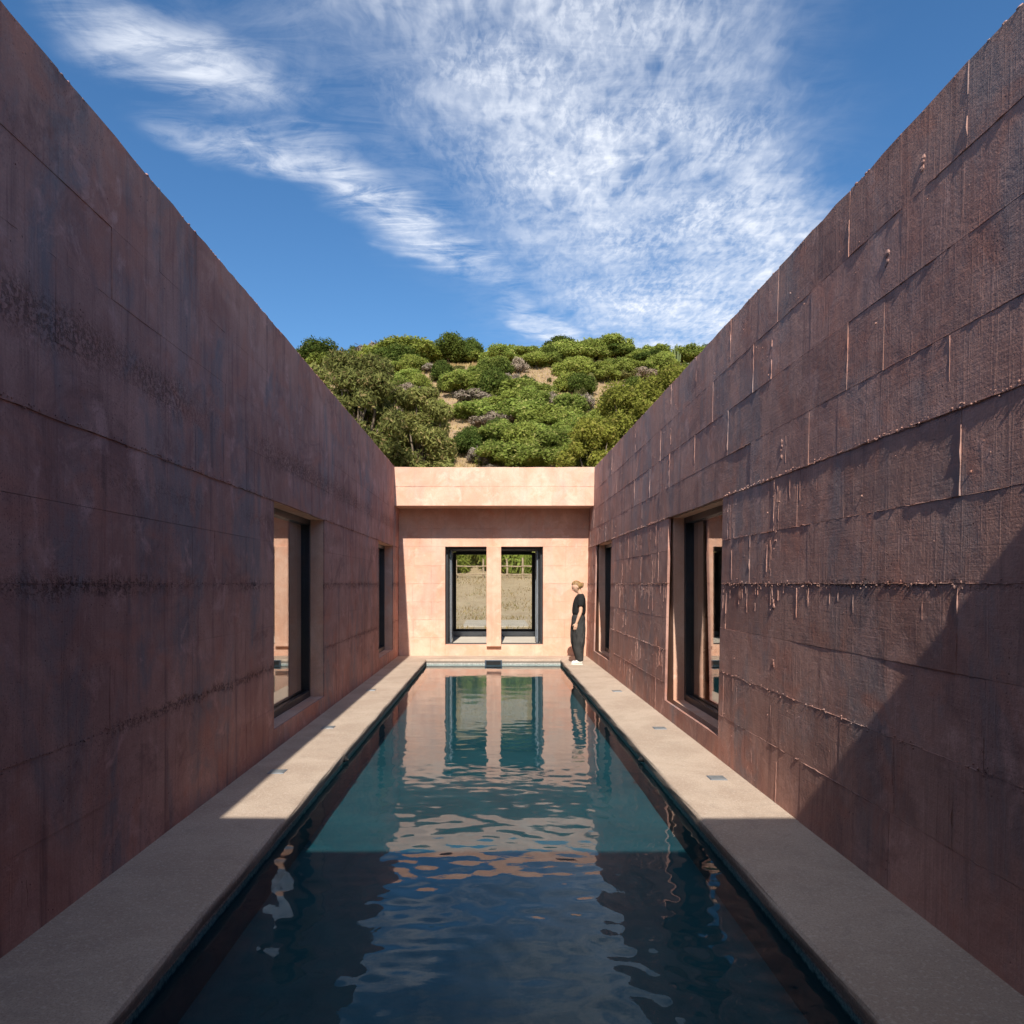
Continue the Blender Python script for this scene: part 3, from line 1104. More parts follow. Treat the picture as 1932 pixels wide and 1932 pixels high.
def end_wall(near):
    r = random.Random(77 if near else 55)
    wall = Wall('N' if near else 'F')
    fy = NY if near else FY
    sg = -1 if near else 1                 # outwards from the court
    root = empty('end_wall', (0, fy, 0),
                 'rose concrete wall behind the photographer with two openings' if near else 'sunlit peach concrete wall with two tall openings and a hanging pier', 'wall')
    core = MB()
    a, c, z0, z1 = OPEN

    def cb(x0, x1, zz0, zz1, d0=.018, d1=.38):
        y0, y1 = sorted((sg * d0, sg * d1))
        core.box(x0, x1, y0, y1, zz0, zz1)
    e = WX + .065
    cb(-e, a, -.3, BEAM_HI - .1)
    cb(c, e, -.3, BEAM_HI - .1)
    cb(a, c, -.3, z0)
    cb(a, c, z1, BEAM_HI - .1)
    core.build('wall_core', M['far'], root)
    panel_rows(wall, root, -WX + .003, WX + .06, [-.02, .41, .81, 1.21, 1.62, 2.02, 2.45, 2.85, 3.32], [OPEN], M['far'], 1.13, r)
    R_ = Ridge(wall)
    for v0 in (.81, 1.21, 1.62, 2.02, 2.85):
        for s0, s1 in intervals(-WX, WX, [OPEN[:2]] if v0 < 2.4 else []):
            R_.seam(s0 + .02, v0, s1 - .02, v0, .0035, .003, .001, r, gap=.25, wob=.005)
    for _ in range(60):
        ku, kv = r.uniform(-WX + .1, WX - .1), r.uniform(.1, 3.1)
        if clear_of(ku, kv, [OPEN], .06):
            R_.knob(ku, kv, 0, .006, .004, .004, r)
    x = -WX
    while x < WX:
        x += r.expovariate(1 / .03)
        if clear_of(x, 1.62, [OPEN], .06) and abs(x) < WX - .03:
            R_.knob(x, 1.612 + r.gauss(0, .006), 0, .007, .005, .005, r)
    R_.build('grout_ridges', M['far'], root)
    # pier between the openings, standing proud of the wall and stopping short of the ledge
    pm = MB()
    y0, y1 = sorted((-sg * .10, sg * .30))
    pm.box(-.155, .172, y0, y1, .215, 2.447)
    pier = pm.build('pier', M['far'], root, bevel=.008)
    # jamb frames and the folded door leaves standing at each side
    f = MB()
    ya, yb = sorted((sg * .20, sg * .30))
    for x0, x1 in ((a + .003, a + .05), (c - .05, c - .003)):
        f.box(x0, x1, ya, yb, z0 + .003, z1 - .003)
    f.box(a + .05, -.155, ya, yb, z1 - .06, z1 - .003)
    f.box(.172, c - .05, ya, yb, z1 - .06, z1 - .003)
    f.box(a + .05, -.155, ya, yb, z0 + .003, z0 + .02)
    f.box(.172, c - .05, ya, yb, z0 + .003, z0 + .02)
    f.build('door_frame', M['metal'], root, bevel=.003)
    if not near:
        for sx, xx in ((1, a + .055), (-1, c - .055)):
            for k in range(2):
                lf = MB()
                x0 = xx + sx * (.004 + k * .036)
                x1 = x0 + sx * .030
                p, q = min(x0, x1), max(x0, x1)
                lf.box(p, q, .31 + .03 * k, .36 + .03 * k, z0 + .022, z1 - .065)
                lf.box(p, q, .86, .91, z0 + .022, z1 - .065)
                lf.box(p, q, .36 + .03 * k, .86, z0 + .022, z0 + .10)
                lf.box(p, q, .36 + .03 * k, .86, z1 - .14, z1 - .065)
                leaf = lf.build('door_leaf', M['metal_grey'] if k == 1 else M['metal'], root, bevel=.003)
                gp = MB()
                xm = (p + q) / 2
                gp.box(xm - .003, xm + .003, .36 + .03 * k, .86, z0 + .10, z1 - .14)
                gp.build('pane', M['glass'], leaf)
    # the beam
    beam = empty('roof_beam', (0, BF if not near else .33, BEAM_LO),
                 'rose concrete beam overhead behind the photographer' if near else 'sunlit pale peach concrete beam overhanging the end wall', 'beam')
    fw = Wall('B')
    front = BF if not near else .33
    cm = MB()
    y0, y1 = sorted((.02 if not near else -.02, (FY + .36 - BF) if not near else (NY - .36 - .33)))
    ov = WX + .06
    cm.box(-ov, ov, y0, y1 if not near else y1, .012, BEAM_HI - BEAM_LO - .012)
    cm.build('beam_core', M['far'], beam, bevel=.006)
    if near:
        class NB(Wall):
            def p(self, u, v, w):
                return (u, .33 + w, v)
        fw = NB('N')
    rr = random.Random(8)
    panel_rows(fw, beam, -WX + .004, WX + .06, [BEAM_LO, 3.70], [], M['far'], 1.9, rr, shift=.55)
    cuts = [-WX + .004, -.95, .55, WX + .06]
    for p, q in zip(cuts[:-1], cuts[1:]):
        panel(fw, beam, p, q, 3.70, 0, rr.uniform(-.002, .002), M['far'], top=lambda u_: BEAM_HI, ragged=.004, r=rr)
    if not near:
        R2 = Ridge(fw)
        R2.seam(-WX + .02, 3.70, WX - .02, 3.70, .0035, .003, .001, rr, gap=.2, wob=.004)
        for _ in range(40):
            R2.knob(rr.uniform(-2, 2), rr.uniform(3.35, 4.05), 0, .008, .004, .004, rr)
        for _ in range(26):
            R2.knob(rr.uniform(-2.1, 2.1), BEAM_HI - .002, -.006, .014, .006, .006, rr)
        R2.build('grout_ridges', M['far'], beam)
    return root


end_wall(False)
end_wall(True)


# ---- rooms behind: lined passage beyond the far openings, dim rooms in the two wings, room behind the photographer
def passage():
    root = empty('garden_passage', (0, FY + .38, 0), 'dark lined passage with pale floor and window onto the dry field', 'passage')
    L0, L1 = .0, 2.35
    m = MB()
    m.box(-1.16, 1.19, L0, L1 + .2, .02, .243)
    m.build('floor', M['floor_in'], root)
    m = MB()
    m.box(-1.30, -1.10, L0, L1 + .16, .243, 2.46)
    m.build('side_lining', M['dark_room'], root)
    m = MB()
    m.box(1.13, 1.33, L0, L1 + .16, .243, 2.46)
    m.build('side_lining', M['dark_room'], root)
    m = MB()
    m.box(-1.30, 1.33, L0, L1 + .2, 2.462, 2.62)
    m.build('ceiling', M['dark_room'], root)
    m = MB()
    m.box(-1.098, 1.128, L1 - .10, L1 + .14, .245, .375)
    m.build('window_sill', M['metal_grey'], root, bevel=.006)
    # outer picture window
    m = MB()
    t = .055
    xa, xb, za, zb = -1.03, 1.06, .377, 2.43
    m.box(xa - .068, xa + t, L1 - .04, L1 + .08, za, zb)
    m.box(xb - t, xb + .066, L1 - .04, L1 + .08, za, zb)
    m.box(xa + t, xb - t, L1 - .04, L1 + .08, za, za + t)
    m.box(xa + t, xb - t, L1 - .04, L1 + .08, zb - t, zb + .03)
    w = m.build('window', M['black'], root, bevel=.004)
    m = MB()
    m.box(xa + t - .01, xb - t + .01, L1 + .018, L1 + .026, za + t - .01, zb - t + .01)
    m.build('pane', M['glass'], w)


passage()


def wing(s, label):
    root = empty('house_wing', (s * 4.6, 8, 0), label, 'building', 'house wings along the court')
    x0, x1 = sorted((s * (WX + .47) - s * 4.6, s * 7.0 - s * 4.6))
    m = MB()
    m.box(x0, x1, -8.9, 8.8, -.25, .18)
    m.build('floor', M['floor_in'], root)
    m = MB()
    m.box(x0, x1, -8.9, 8.8, 2.75, 3.1)
    m.build('roof', M['room'], root)
    m = MB()
    xo = (x1 - .3, x1) if s > 0 else (x0, x0 + .3)
    m.box(xo[0], xo[1], -8.9, 8.8, .18, 2.75)
    m.build('outer_wall', M['room'], root)
    for yy in (-8.9, -1.0, 4.2, 8.6):
        m = MB()
        xi = (x0, x1 - .3) if s > 0 else (x0 + .3, x1)
        m.box(xi[0], xi[1], yy, yy + .2, .18, 2.75)
        m.build('partition', M['room'], root)


wing(-1, 'low house wing behind the shaded purple wall')
wing(1, 'low house wing behind the sun-raked seamed wall')
root = empty('house_wing', (0, -3.2, 0), 'closed dark room behind the photographer', 'building', 'house wings along the court')
m = MB().box(-2.6, 2.6, -2.5, 2.38, -.2, .23)
m.build('floor', M['floor_in'], root)
m = MB().box(-2.6, 2.6, -2.5, 2.38, 3.0, 3.3)
m.build('roof', M['room'], root)
m = MB().box(-2.6, 2.6, -2.5, -2.2, .23, 3.0)
m.build('outer_wall', M['room'], root)
for x0 in (-2.6, 2.4):
    MB().box(x0, x0 + .2, -2.2, 2.38, .23, 3.0).build('partition', M['room'], root)

# ------------------------------------------------------------------ pool fittings
for s, spots in ((-1, (6.39, 8.36, 11.28)), (1, (6.18, 8.31, 11.17))):
    for k, yy in enumerate(spots):
        xx = s * (1.86 if s < 0 else 1.86)
        d_ = empty('deck_plate', (xx, yy, 0), ('square grey metal deck plate on the strip by the shaded wall' if s < 0 else 'square grey metal deck plate on the strip by the sun-raked wall'),
                   'drain', 'square plates let into the deck by the shaded wall' if s < 0 else 'square plates let into the deck by the sun-raked wall')
        m = MB()
        m.box(-.07, .07, -.07, .07, -.01, .004)
        m.build('frame', M['metal_grey'], d_, bevel=.002)
        m = MB()
        m.box(-.06, .06, -.06, .06, .0041, .0065)
        m.build('plate', M['plate'], d_)
for s in (-1, 1):
    n_ = empty('water_inlet', (s * (PX - .01), 7.15, WATER), 'small black water inlet under the deck edge by the %s wall' % ('shaded' if s < 0 else 'sun-raked'), 'inlet')
    V, F = tube([(s * .03, 0, .035), (-s * .012, 0, .035), (-s * .03, 0, .03)], [.03, .03, .022], 14)
    MB().add(V, F).build('collar', M['black'], n_, smooth=False)
    V, F = tube([(-s * .02, 0, .032), (-s * .045, 0, .027)], [.014, .012], 12)
    MB().add(V, F).build('nozzle', M['black'], n_)
sk = empty('skimmer', (0.0, PY1, 0), 'blue grey rectangular skimmer mouth in the end of the pool', 'skimmer')
m = MB()
m.box(-.185, .185, -.05, -.025, -.034, -.012)
m.box(-.185, -.155, -.05, -.025, -.14, -.034)
m.box(.155, .185, -.05, -.025, -.14, -.034)
m.box(-.155, .155, -.05, -.025, -.16, -.118)
m.box(-.185, .185, -.025, .0, -.16, -.012)
m.build('frame', M['skimmer'], sk, bevel=.004)
m = MB()
m.box(-.153, .153, -.036, -.026, -.116, -.036)  # black sheet standing in for the shade inside the mouth
m.build('mouth_shade', M['black'], sk)


# ------------------------------------------------------------------ person
def person():
    root = empty('person', (1.73, 14.93, 0), 'person in black t-shirt and charcoal trousers looking down at the water', 'person')

    def remesh(o, vox, smooth_it=4):
        md = o.modifiers.new('remesh', 'REMESH')
        md.mode = 'VOXEL'
        md.voxel_size = vox
        md.use_smooth_shade = True
        if smooth_it:
            sm = o.modifiers.new('smooth', 'SMOOTH')
            sm.iterations = smooth_it
            sm.factor = .5
        return o
    # --- body: one continuous figure
    B = MB()
    B.add(*tube([(.0, 0, .80), (-.005, 0, .92), (.0, 0, 1.05), (.005, 0, 1.2), (.015, 0, 1.32), (.02, 0, 1.40)],
                [(.10, .15), (.105, .16), (.085, .13), (.10, .15), (.085, .15), (.05, .07)], 18))
    B.add(*tube([(.035, 0, 1.34), (.022, 0, 1.40), (-.005, 0, 1.46), (-.025, 0, 1.52)], [(.06, .075), (.052, .055), (.047, .05), (.05, .052)], 16))
    tilt = Matrix.Translation((-.055, 0, 1.555)) @ Matrix.Rotation(math.radians(-27), 4, 'Y')

    def head_fn(p, d):
        # facing -x: taper to the jaw, flatten the face, chin, brow, nose
        z = p.z / .115
        k = 1 - .30 * max(0, -z - .1) ** 1.2
        x, y = p.x, p.y * (1 - .34 * max(0, -z) ** 1.3)
        if x < 0:
            x = x * (1 - .06 * (1 - abs(z)))
            if z < -.5:
                x -= .018 * (-z - .5) / .5
        else:
            x *= 1 - .38 * max(0, -z)
        face = max(0.0, -d.x)
        fy = math.exp(-(p.y / .016) ** 2)
        x -= face * fy * .030 * math.exp(-((z + .17) / .13) ** 2)          # nose
        x -= face * fy * .012 * math.exp(-((z - .02) / .16) ** 2)
        x -= face * math.exp(-(p.y / .028) ** 2) * .008 * math.exp(-((z + .55) / .09) ** 2)   # lips
        x -= face * math.exp(-(p.y / .025) ** 2) * .012 * math.exp(-((z + .84) / .12) ** 2)   # chin
        for e in (-1, 1):
            x += face * .010 * math.exp(-((p.y - e * .032) / .016) ** 2 - ((z - .03) / .10) ** 2)   # eye sockets
        x -= face * .005 * math.exp(-((z - .20) / .08) ** 2)
        return Vector((x, y, p.z))
    V, F = ellipsoid((0, 0, 0), (.098, .076, .115), 40, 32, head_fn)
    B.add([tilt @ q for q in V], F)
    for e in (-1, 1):
        V, F = ellipsoid((.008, e * .076, -.008), (.017, .010, .031), 12, 10)
        B.add([tilt @ q for q in V], F)
    # arms: the near (left) arm hangs forward a little, the other beside the thigh

    def arm(e, sh, el, wr_, hd):
        B.add(*tube([sh, Vector(sh).lerp(Vector(el), .5), el, Vector(el).lerp(Vector(wr_), .35), wr_], [.047, .042, .036, .037, .024], 14))
        sh, el, wr_, hd = map(Vector, (sh, el, wr_, hd))
        ax = (hd - wr_).normalized()
        fw = Vector((-1, 0, 0))
        fw = (fw - ax * fw.dot(ax)).normalized()
        B.add(*tube([wr_ - ax * .01, wr_ + ax * .03, wr_ + ax * .075, wr_ + ax * .092], [(.024, .019), (.034, .017), (.038, .016), (.034, .013)], 14))
        inn = Vector((0, -e, 0))      # palm side
        for k, ln in enumerate((.066, .075, .071, .055)):
            b0 = wr_ + ax * .086 + fw * (.028 - .0185 * k)
            p1 = b0 + ax * ln * .45 + inn * .006
            p2 = p1 + (ax * .85 + inn * .5).normalized() * ln * .32
            p3 = p2 + (ax * .6 + inn * .8).normalized() * ln * .26
            B.add(*tube([b0 - ax * .012, b0, p1, p2, p3], [.0085, .0088, .0082, .0076, .006], 9))
        t0 = wr_ + ax * .028 + fw * .026
        t1 = t0 + (ax * .7 + fw * .75).normalized() * .034
        t2 = t1 + (ax * .95 + fw * .22 + inn * .15).normalized() * .028
        B.add(*tube([t0 - fw * .012, t0, t1, t2], [.011, .0115, .0098, .0072], 9))
    arm(-1, (.015, -.175, 1.335), (.0, -.205, 1.055), (-.082, -.205, .835), (-.118, -.20, .69))
    arm(1, (.015, .175, 1.335), (.02, .20, 1.055), (-.045, .20, .83), (-.07, .19, .69))
    for e in (-1, 1):
        B.add(*tube([(-.01, e * .085, .86), (-.02, e * .085, .5), (.0, e * .085, .12), (.005, e * .085, .03)], [.085, .058, .038, .036], 14))
        B.add(*tube([(.04, e * .085, .035), (-.05, e * .088, .032), (-.13, e * .092, .022)], [(.03, .03), (.025, .033), (.014, .028)], 12))
    body = remesh(B.build('body', M['skin'], root), .0052, 3)
    # small facial features
    for e in (-1, 1):
        V, F = ellipsoid((-.0885, e * .031, .008), (.006, .013, .0035), 10, 8)
        MB().add([tilt @ q for q in V], F).build('eyelid', M['brow'], body, smooth=True)
        V, F = ellipsoid((-.094, e * .032, .032), (.005, .016, .0035), 10, 8)
        MB().add([tilt @ q for q in V], F).build('eyebrow', M['brow'], body, smooth=True)
    V, F = ellipsoid((-.099, 0, -.062), (.010, .021, .006), 12, 8)
    MB().add([tilt @ q for q in V], F).build('mouth', M['lips'], body, smooth=True)
    # --- hair drawn back into a low bun
    Hm = MB()

    def hair_fn(p, d):
        z = p.z / .124
        x, y = p.x, p.y
        if d.x < 0:       # hairline: drop the shell inside the head over the face
            cut = .45 - d.x * .25
            if z < cut:
                q = min(1, (cut - z) / .16)
                x *= 1 - .30 * q
                y *= 1 - .16 * q
        elif z < -.25:
            q = min(1, (-.25 - z) / .5)
            x *= 1 - .32 * q
            y *= 1 - .40 * q
        r_ = 1 + .012 * math.sin(math.atan2(p.y, p.z) * 26 + p.x * 40)
        return Vector((x, y * r_, p.z * (1 + .004 * math.sin(p.y * 300))))
    V, F = ellipsoid((.006, 0, .008), (.107, .084, .120), 48, 30, hair_fn)
    Hm.add([tilt @ q for q in V], F)
    hair = Hm.build('hair', M['hair'], root, smooth=True)
    Bn = MB()
    c0 = tilt @ Vector((.108, 0, -.018))
    for k in range(3):
        pts = [c0 + Vector((.018 * math.sin(t * .9 + k), .040 * math.cos(t + k * 2.1), .038 * math.sin(t + k * 2.1))) for t in np.linspace(0, 5.6, 22)]
        Bn.add(*tube(pts, [.010 + .009 * math.sin(math.pi * i / 21) for i in range(22)], 9))
    Bn.add(*ellipsoid(c0, (.030, .042, .040), 16, 12))
    Bn.build('bun', M['hair'], hair, smooth=True)
    # --- t-shirt, loose and tucked at the waist
    Tm = MB()

    def fold(n, amp, ph):
        return [1 + amp * math.sin(k * 6.28 / n * 5 + ph) for k in range(n)]
    Tm.add(*tube([(-.010, 0, 1.000), (-.012, 0, 1.03), (-.010, 0, 1.09), (-.004, 0, 1.18), (.004, 0, 1.26), (.018, 0, 1.33), (.026, 0, 1.385), (.026, 0, 1.415)],
                 [(.118, .155), (.135, .170), (.138, .176), (.133, .178), (.122, .180), (.105, .175), (.074, .118), (.052, .068)], 28))
    for e in (-1, 1):
        Tm.add(*tube([(.024, e * .10, 1.375), (.020, e * .16, 1.345), (.010, e * .198, 1.28), (.002, e * .212, 1.205), (.0, e * .214, 1.175)],
                     [(.058, .05), (.064, .060), (.066, .058), (.062, .052), (.061, .050)], 18))
    tee = remesh(Tm.build('t_shirt', M['tee'], root), .008, 5)
    # --- loose trousers gathered at the waist, narrowing to the ankle
    Pm = MB()
    Pm.add(*tube([(-.012, 0, 1.035), (-.012, 0, 1.0), (-.018, 0, .94), (-.022, 0, .86), (-.026, 0, .78), (-.028, 0, .72)],
                 [(.114, .150), (.118, .156), (.136, .180), (.140, .188), (.138, .188), (.120, .170)], 28))
    for e in (-1, 1):
        sh = -.012 * e
        Pm.add(*tube([(-.022, e * .085, .86), (-.028 + sh, e * .095, .72), (-.034 + sh, e * .098, .58), (-.034 + sh, e * .098, .44), (-.028, e * .095, .32), (-.012, e * .09, .20), (.0, e * .088, .10), (.002, e * .088, .07)],
                     [(.128, .095), (.130, .100), (.130, .102), (.122, .098), (.108, .090), (.088, .078), (.070, .064), (.064, .058)], 22))
    # a few hanging folds
    for (x_, z0_, z1_, dx_) in ((-.10, .80, .42, .05), (.05, .82, .45, -.03), (-.02, .66, .26, .04), (.07, .62, .30, -.06)):
        Pm.add(*tube([(x_, -.178, z0_), (x_ + dx_ * .5, -.196, (z0_ + z1_) / 2), (x_ + dx_, -.178, z1_)], [.008, .016, .008], 8))
    tr = remesh(Pm.build('trousers', M['trouser'], root), .008, 4)
    bl = MB().add(*tube([(-.012, 0, .992), (-.012, 0, 1.026)], [(.122, .160), (.122, .160)], 28))
    bl.build('waistband', M['tee'], tr, smooth=True)
    # --- canvas shoes
    for e in (-1, 1):
        xo = .012 * e
        S = MB()
        S.add(*tube([(.062 + xo, e * .088, .045), (.03 + xo, e * .088, .058), (-.03 + xo, e * .09, .056), (-.085 + xo, e * .093, .042), (-.135 + xo, e * .096, .032), (-.160 + xo, e * .098, .026)],
                    [(.030, .026), (.048, .036), (.045, .040), (.032, .042), (.024, .037), (.012, .022)], 18))
        S.add(*tube([(.035 + xo, e * .088, .05), (.018 + xo, e * .088, .095)], [(.042, .036), (.040, .036)], 16))
        shoe = remesh(S.build('shoe', M['shoe'], root), .005, 3)
        so = MB()
        pts = [(.074, .0), (.066, .024), (.02, .036), (-.06, .043), (-.12, .040), (-.160, .024), (-.172, 0), (-.160, -.024), (-.12, -.040), (-.06, -.043), (.02, -.036), (.066, -.024)]
        n = len(pts)
        vs = [(p[0] + xo, e * .091 + p[1], .0) for p in pts] + [(p[0] + xo, e * .091 + p[1], .022) for p in pts]
        so.add(vs, [tuple(range(n - 1, -1, -1)), tuple(range(n, 2 * n))] + [(k, (k + 1) % n, (k + 1) % n + n, k + n) for k in range(n)])
        so.build('sole', M['sole'], shoe)
        lc = MB()
        for k in range(4):
            xx = -.035 - .017 * k + xo
            zz = .098 - .0105 * k
            lc.box(xx - .004, xx + .004, e * .092 - .022, e * .092 + .022, zz - .008, zz)
        lc.build('laces', M['sole'], shoe)


person()


# ------------------------------------------------------------------ vegetation
def leaf_cloud(rg, clumps, n, size, elong=1.8, shell=.6, hang=0.0):
    """quads spread through a set of ellipsoidal clumps, denser near each surface"""
    C = np.array([c for c, r_ in clumps])
    R = np.array([r_ if isinstance(r_, (tuple, list)) else (r_, r_, r_) for c, r_ in clumps])
    wgt = (R[:, 0] * R[:, 1] * R[:, 2]) ** .72
    idx = rg.choice(len(C), n, p=wgt / wgt.sum())
    d = rg.normal(size=(n, 3))
    d /= np.linalg.norm(d, axis=1)[:, None]
    rad = np.where(rg.random(n) < shell, rg.normal(.90, .17, n), rg.random(n) ** .5)
    rad = rad * np.where(rg.random(n) < .12, 1 + rg.random(n) * .30, 1.0)
    rad = np.clip(rad, 0, 1.45)
    pos = C[idx] + d * R[idx] * rad[:, None]
    nrm = d * .9 + rg.normal(size=(n, 3)) * .7 + np.array([0, 0, .35])
    nrm /= np.linalg.norm(nrm, axis=1)[:, None]
    t = rg.normal(size=(n, 3)) + np.array([0, 0, -hang])
    t -= (t * nrm).sum(1)[:, None] * nrm
    t /= np.linalg.norm(t, axis=1)[:, None]
    bvec = np.cross(nrm, t)
    s = size * np.exp(rg.normal(0, .28, n))[:, None]
    L, Wd = t * s * elong * .5, bvec * s * .5
    bend = nrm * s * .18
    V = np.stack([pos - L, pos + Wd * .9 - bend * .2, pos + L, pos - Wd * .9 - bend * .2], 1).reshape(-1, 3)
    F = np.arange(4 * n).reshape(-1, 4)
    return V, F


def lumpy(rg, n, spread, rr, zc=.45, flat=.8):
    out = []
    for k in range(n):
        a, q = rg.uniform(0, 6.28), rg.uniform(0, 1) ** .6
        c = (math.cos(a) * q * spread, math.sin(a) * q * spread, zc * rg.uniform(.55, 1.45) * (1.1 - .35 * q))
        s = rr * rg.uniform(.65, 1.25)
        out.append((c, (s, s, s * flat)))
    return out


def branch_mesh(rg, trunk_h, r0, tips, n=7):
    """trunk with limbs reaching up to the given tips"""
    m = MB()
    m.add(*tube([(0, 0, -.3), (0.02 * trunk_h, 0, trunk_h * .35), (-.02 * trunk_h, .02 * trunk_h, trunk_h * .7), (0, 0, trunk_h)], [r0 * 1.25, r0, r0 * .8, r0 * .6], n))
    for (x, y, z) in tips:
        f = rg.uniform(.35, .95)
        s = Vector((0, 0, trunk_h * f))
        e = Vector((x, y, z))
        mid = s.lerp(e, .5) + Vector((rg.uniform(-.1, .1), rg.uniform(-.1, .1), .12)) * (e - s).length
        m.add(*tube([s, mid, e], [r0 * .5, r0 * .3, r0 * .08], 5))
    return m


protos = {}


def shrub_proto(kind, var, leafmat, n, size, nl, spread, rr, zc, elong=1.6, flat=.8):
    rg = np.random.default_rng(hash((kind, var)) % 1000 if False else sum(map(ord, kind)) * 7 + var * 131)
    cl = lumpy(rg, nl, spread, rr, zc, flat)
    V, F = leaf_cloud(rg, cl, n, size, elong)
    V[:, 2] = np.maximum(V[:, 2], .0)
    fm = np_quads('foliage', V, F, leafmat)
    tips = [c for c, _ in cl[:7]]
    sb = branch_mesh(rg, .22, .03, tips, 6)
    sm = bpy.data.meshes.new('stem')
    sm.from_pydata(sb.v, [], sb.f)
    sm.materials.append(M['stem'])
    protos[(kind, var)] = (fm, sm)


for var in range(5):
    shrub_proto('bright', var, M['leaf_bright'], 15000, .027, 40, .40, .135, .34)
    shrub_proto('dark', var, M['leaf_dark'], 13000, .028, 34, .36, .145, .42, flat=.95)
    shrub_proto('olive', var, M['leaf_olive'], 4500, .042, 18, .36, .15, .34)
    shrub_proto('grey', var, M['leaf_grey'], 6000, .024, 24, .40, .14, .34, elong=4.0)
    shrub_proto('reed', var, M['leaf_bright'], 3600, .040, 14, .36, .19, .50, elong=5.0, flat=1.3)

SHRUB = {
    'bright': ('bright green leafy shrub', 'bright green shrubs on the hillside'),
    'dark': ('dark green dense bush', 'dark green bushes on the hillside'),
    'olive': ('dull olive shrub', 'olive shrubs on the slope'),
    'grey': ('grey brown leafless thicket', 'leafless grey thickets on the hillside'),
    'reed': ('tall feathery green bush behind the wooden fence', 'feathery bushes behind the wooden fence'),
}
vr = random.Random(4)


def place_shrub(kind, x, y, width, height, sink=.06):
    lab, grp = SHRUB[kind]
    if kind != 'reed':
        size = 'small ' if width < 3.2 else ('broad ' if width > 6.5 else '')
        where = 'on the hill crest against the sky' if y > 122 else ('halfway up the dry hillside' if y > 98 else 'on the lower slope behind the tall trees')
        lab = size + lab + ' ' + where
        grp = grp + (' crest' if y > 122 else (' middle' if y > 98 else ' foot')) + (', ' + size.strip() if size else '')
    fm, sm = protos[(kind, vr.randrange(5))]
    z = float(terrain(x, y)) - sink * height
    o = empty('shrub', (x, y, z), lab, 'shrub', grp)
    o.rotation_euler = (0, 0, vr.uniform(0, 6.28))
    sx_, sy_ = vr.uniform(.82, 1.22), vr.uniform(.82, 1.22)
    for nm, me in (('foliage', fm), ('stem', sm)):
        c = bpy.data.objects.new(nm, me)
        col.objects.link(c)
        c.parent = o
        c.scale = (width / 1.05 * sx_, width / 1.05 * sy_, height / .72)
    return o


def on_hill(px, py):
    """ground point seen in a direction from the viewpoint, to give each bush its own spot on the hill"""
    sx, sz = (px - 931) / 1400, (1101 - py) / 1400
    yy = np.arange(26, 170, .25)
    g = terrain(sx * yy, yy) - (EYE + sz * yy)
    k = np.argmax(g >= 0)
    if g[k] < 0:
        return None
    return sx * yy[k], float(yy[k])


HILL = [  # centre, foot, width, height as seen; kind
    ('dark', 245, 198, 170, 95), ('grey', 185, 218, 95, 70), ('bright', 110, 130, 100, 55), ('bright', 340, 148, 130, 60), ('dark', 385, 208, 85, 72),
    ('grey', 490, 172, 150, 85), ('bright', 600, 205, 220, 100), ('bright', 650, 168, 160, 66), ('dark', 778, 214, 135, 100), ('dark', 872, 186, 105, 85),
    ('bright', 700, 165, 100, 50), ('dark', 620, 236, 80, 62), ('dark', 752, 284, 95, 68), ('bright', 985, 220, 170, 82), ('bright', 1060, 205, 130, 62),
    ('dark', 975, 286, 135, 76), ('grey', 1062, 252, 84, 60), ('bright', 1140, 232, 120, 64), ('dark', 1262, 200, 105, 72), ('dark', 1205, 214, 95, 64),
    ('bright', 1460, 190, 170, 90), ('bright', 1400, 200, 110, 70), ('bright', 1310, 244, 110, 56), ('bright', 1390, 270, 120, 64), ('bright', 1500, 254, 140, 66),
    ('bright', 1660, 274, 105, 68), ('bright', 1640, 178, 150, 66), ('bright', 1780, 172, 140, 82), ('grey', 1585, 284, 105, 54), ('bright', 1282, 334, 112, 86),
    ('olive', 1365, 306, 48, 48), ('olive', 1420, 292, 42, 34), ('olive', 1195, 292, 24, 22), ('olive', 1700, 304, 64, 54), ('olive', 1320, 352, 60, 44),
    ('bright', 850, 340, 190, 90), ('dark', 968, 366, 140, 112), ('grey', 888, 396, 140, 78), ('bright', 1085, 366, 210, 90), ('bright', 1150, 410, 170, 80),
    ('grey', 1200, 400, 100, 60), ('bright', 890, 452, 170, 84), ('grey', 960, 486, 140, 66), ('bright', 1050, 470, 240, 104), ('bright', 1200, 500, 220, 110),
    ('dark', 872, 592, 118, 96), ('grey', 905, 634, 84, 76), ('bright', 990, 560, 210, 100), ('bright', 1110, 570, 220, 110), ('bright', 1210, 600, 200, 110),
    ('bright', 1010, 640, 200, 100), ('bright', 1130, 650, 220, 110), ('dark', 1030, 430, 90, 60), ('bright', 940, 420, 120, 70), ('bright', 1280, 430, 150, 90),
    ('olive', 270, 240, 40, 34), ('olive', 440, 214, 40, 26), ('olive', 820, 250, 40, 30), ('dark', 560, 240, 130, 80), ('bright', 480, 235, 90, 60),
    ('bright', 1060, 405, 180, 80), ('bright', 1240, 545, 150, 80), ('grey', 700, 250, 60, 34), ('bright', 1550, 215, 90, 46), ('bright', 1720, 190, 70, 46),
    ('bright', 820, 300, 110, 60), ('bright', 900, 345, 100, 60), ('grey', 200, 170, 60, 40), ('bright', 420, 135, 80, 44), ('bright', 540, 140, 80, 44),
    ('bright', 60, 140, 80, 50), ('dark', 20, 170, 90, 70), ('bright', 1860, 170, 110, 70),
]
SEEN = []
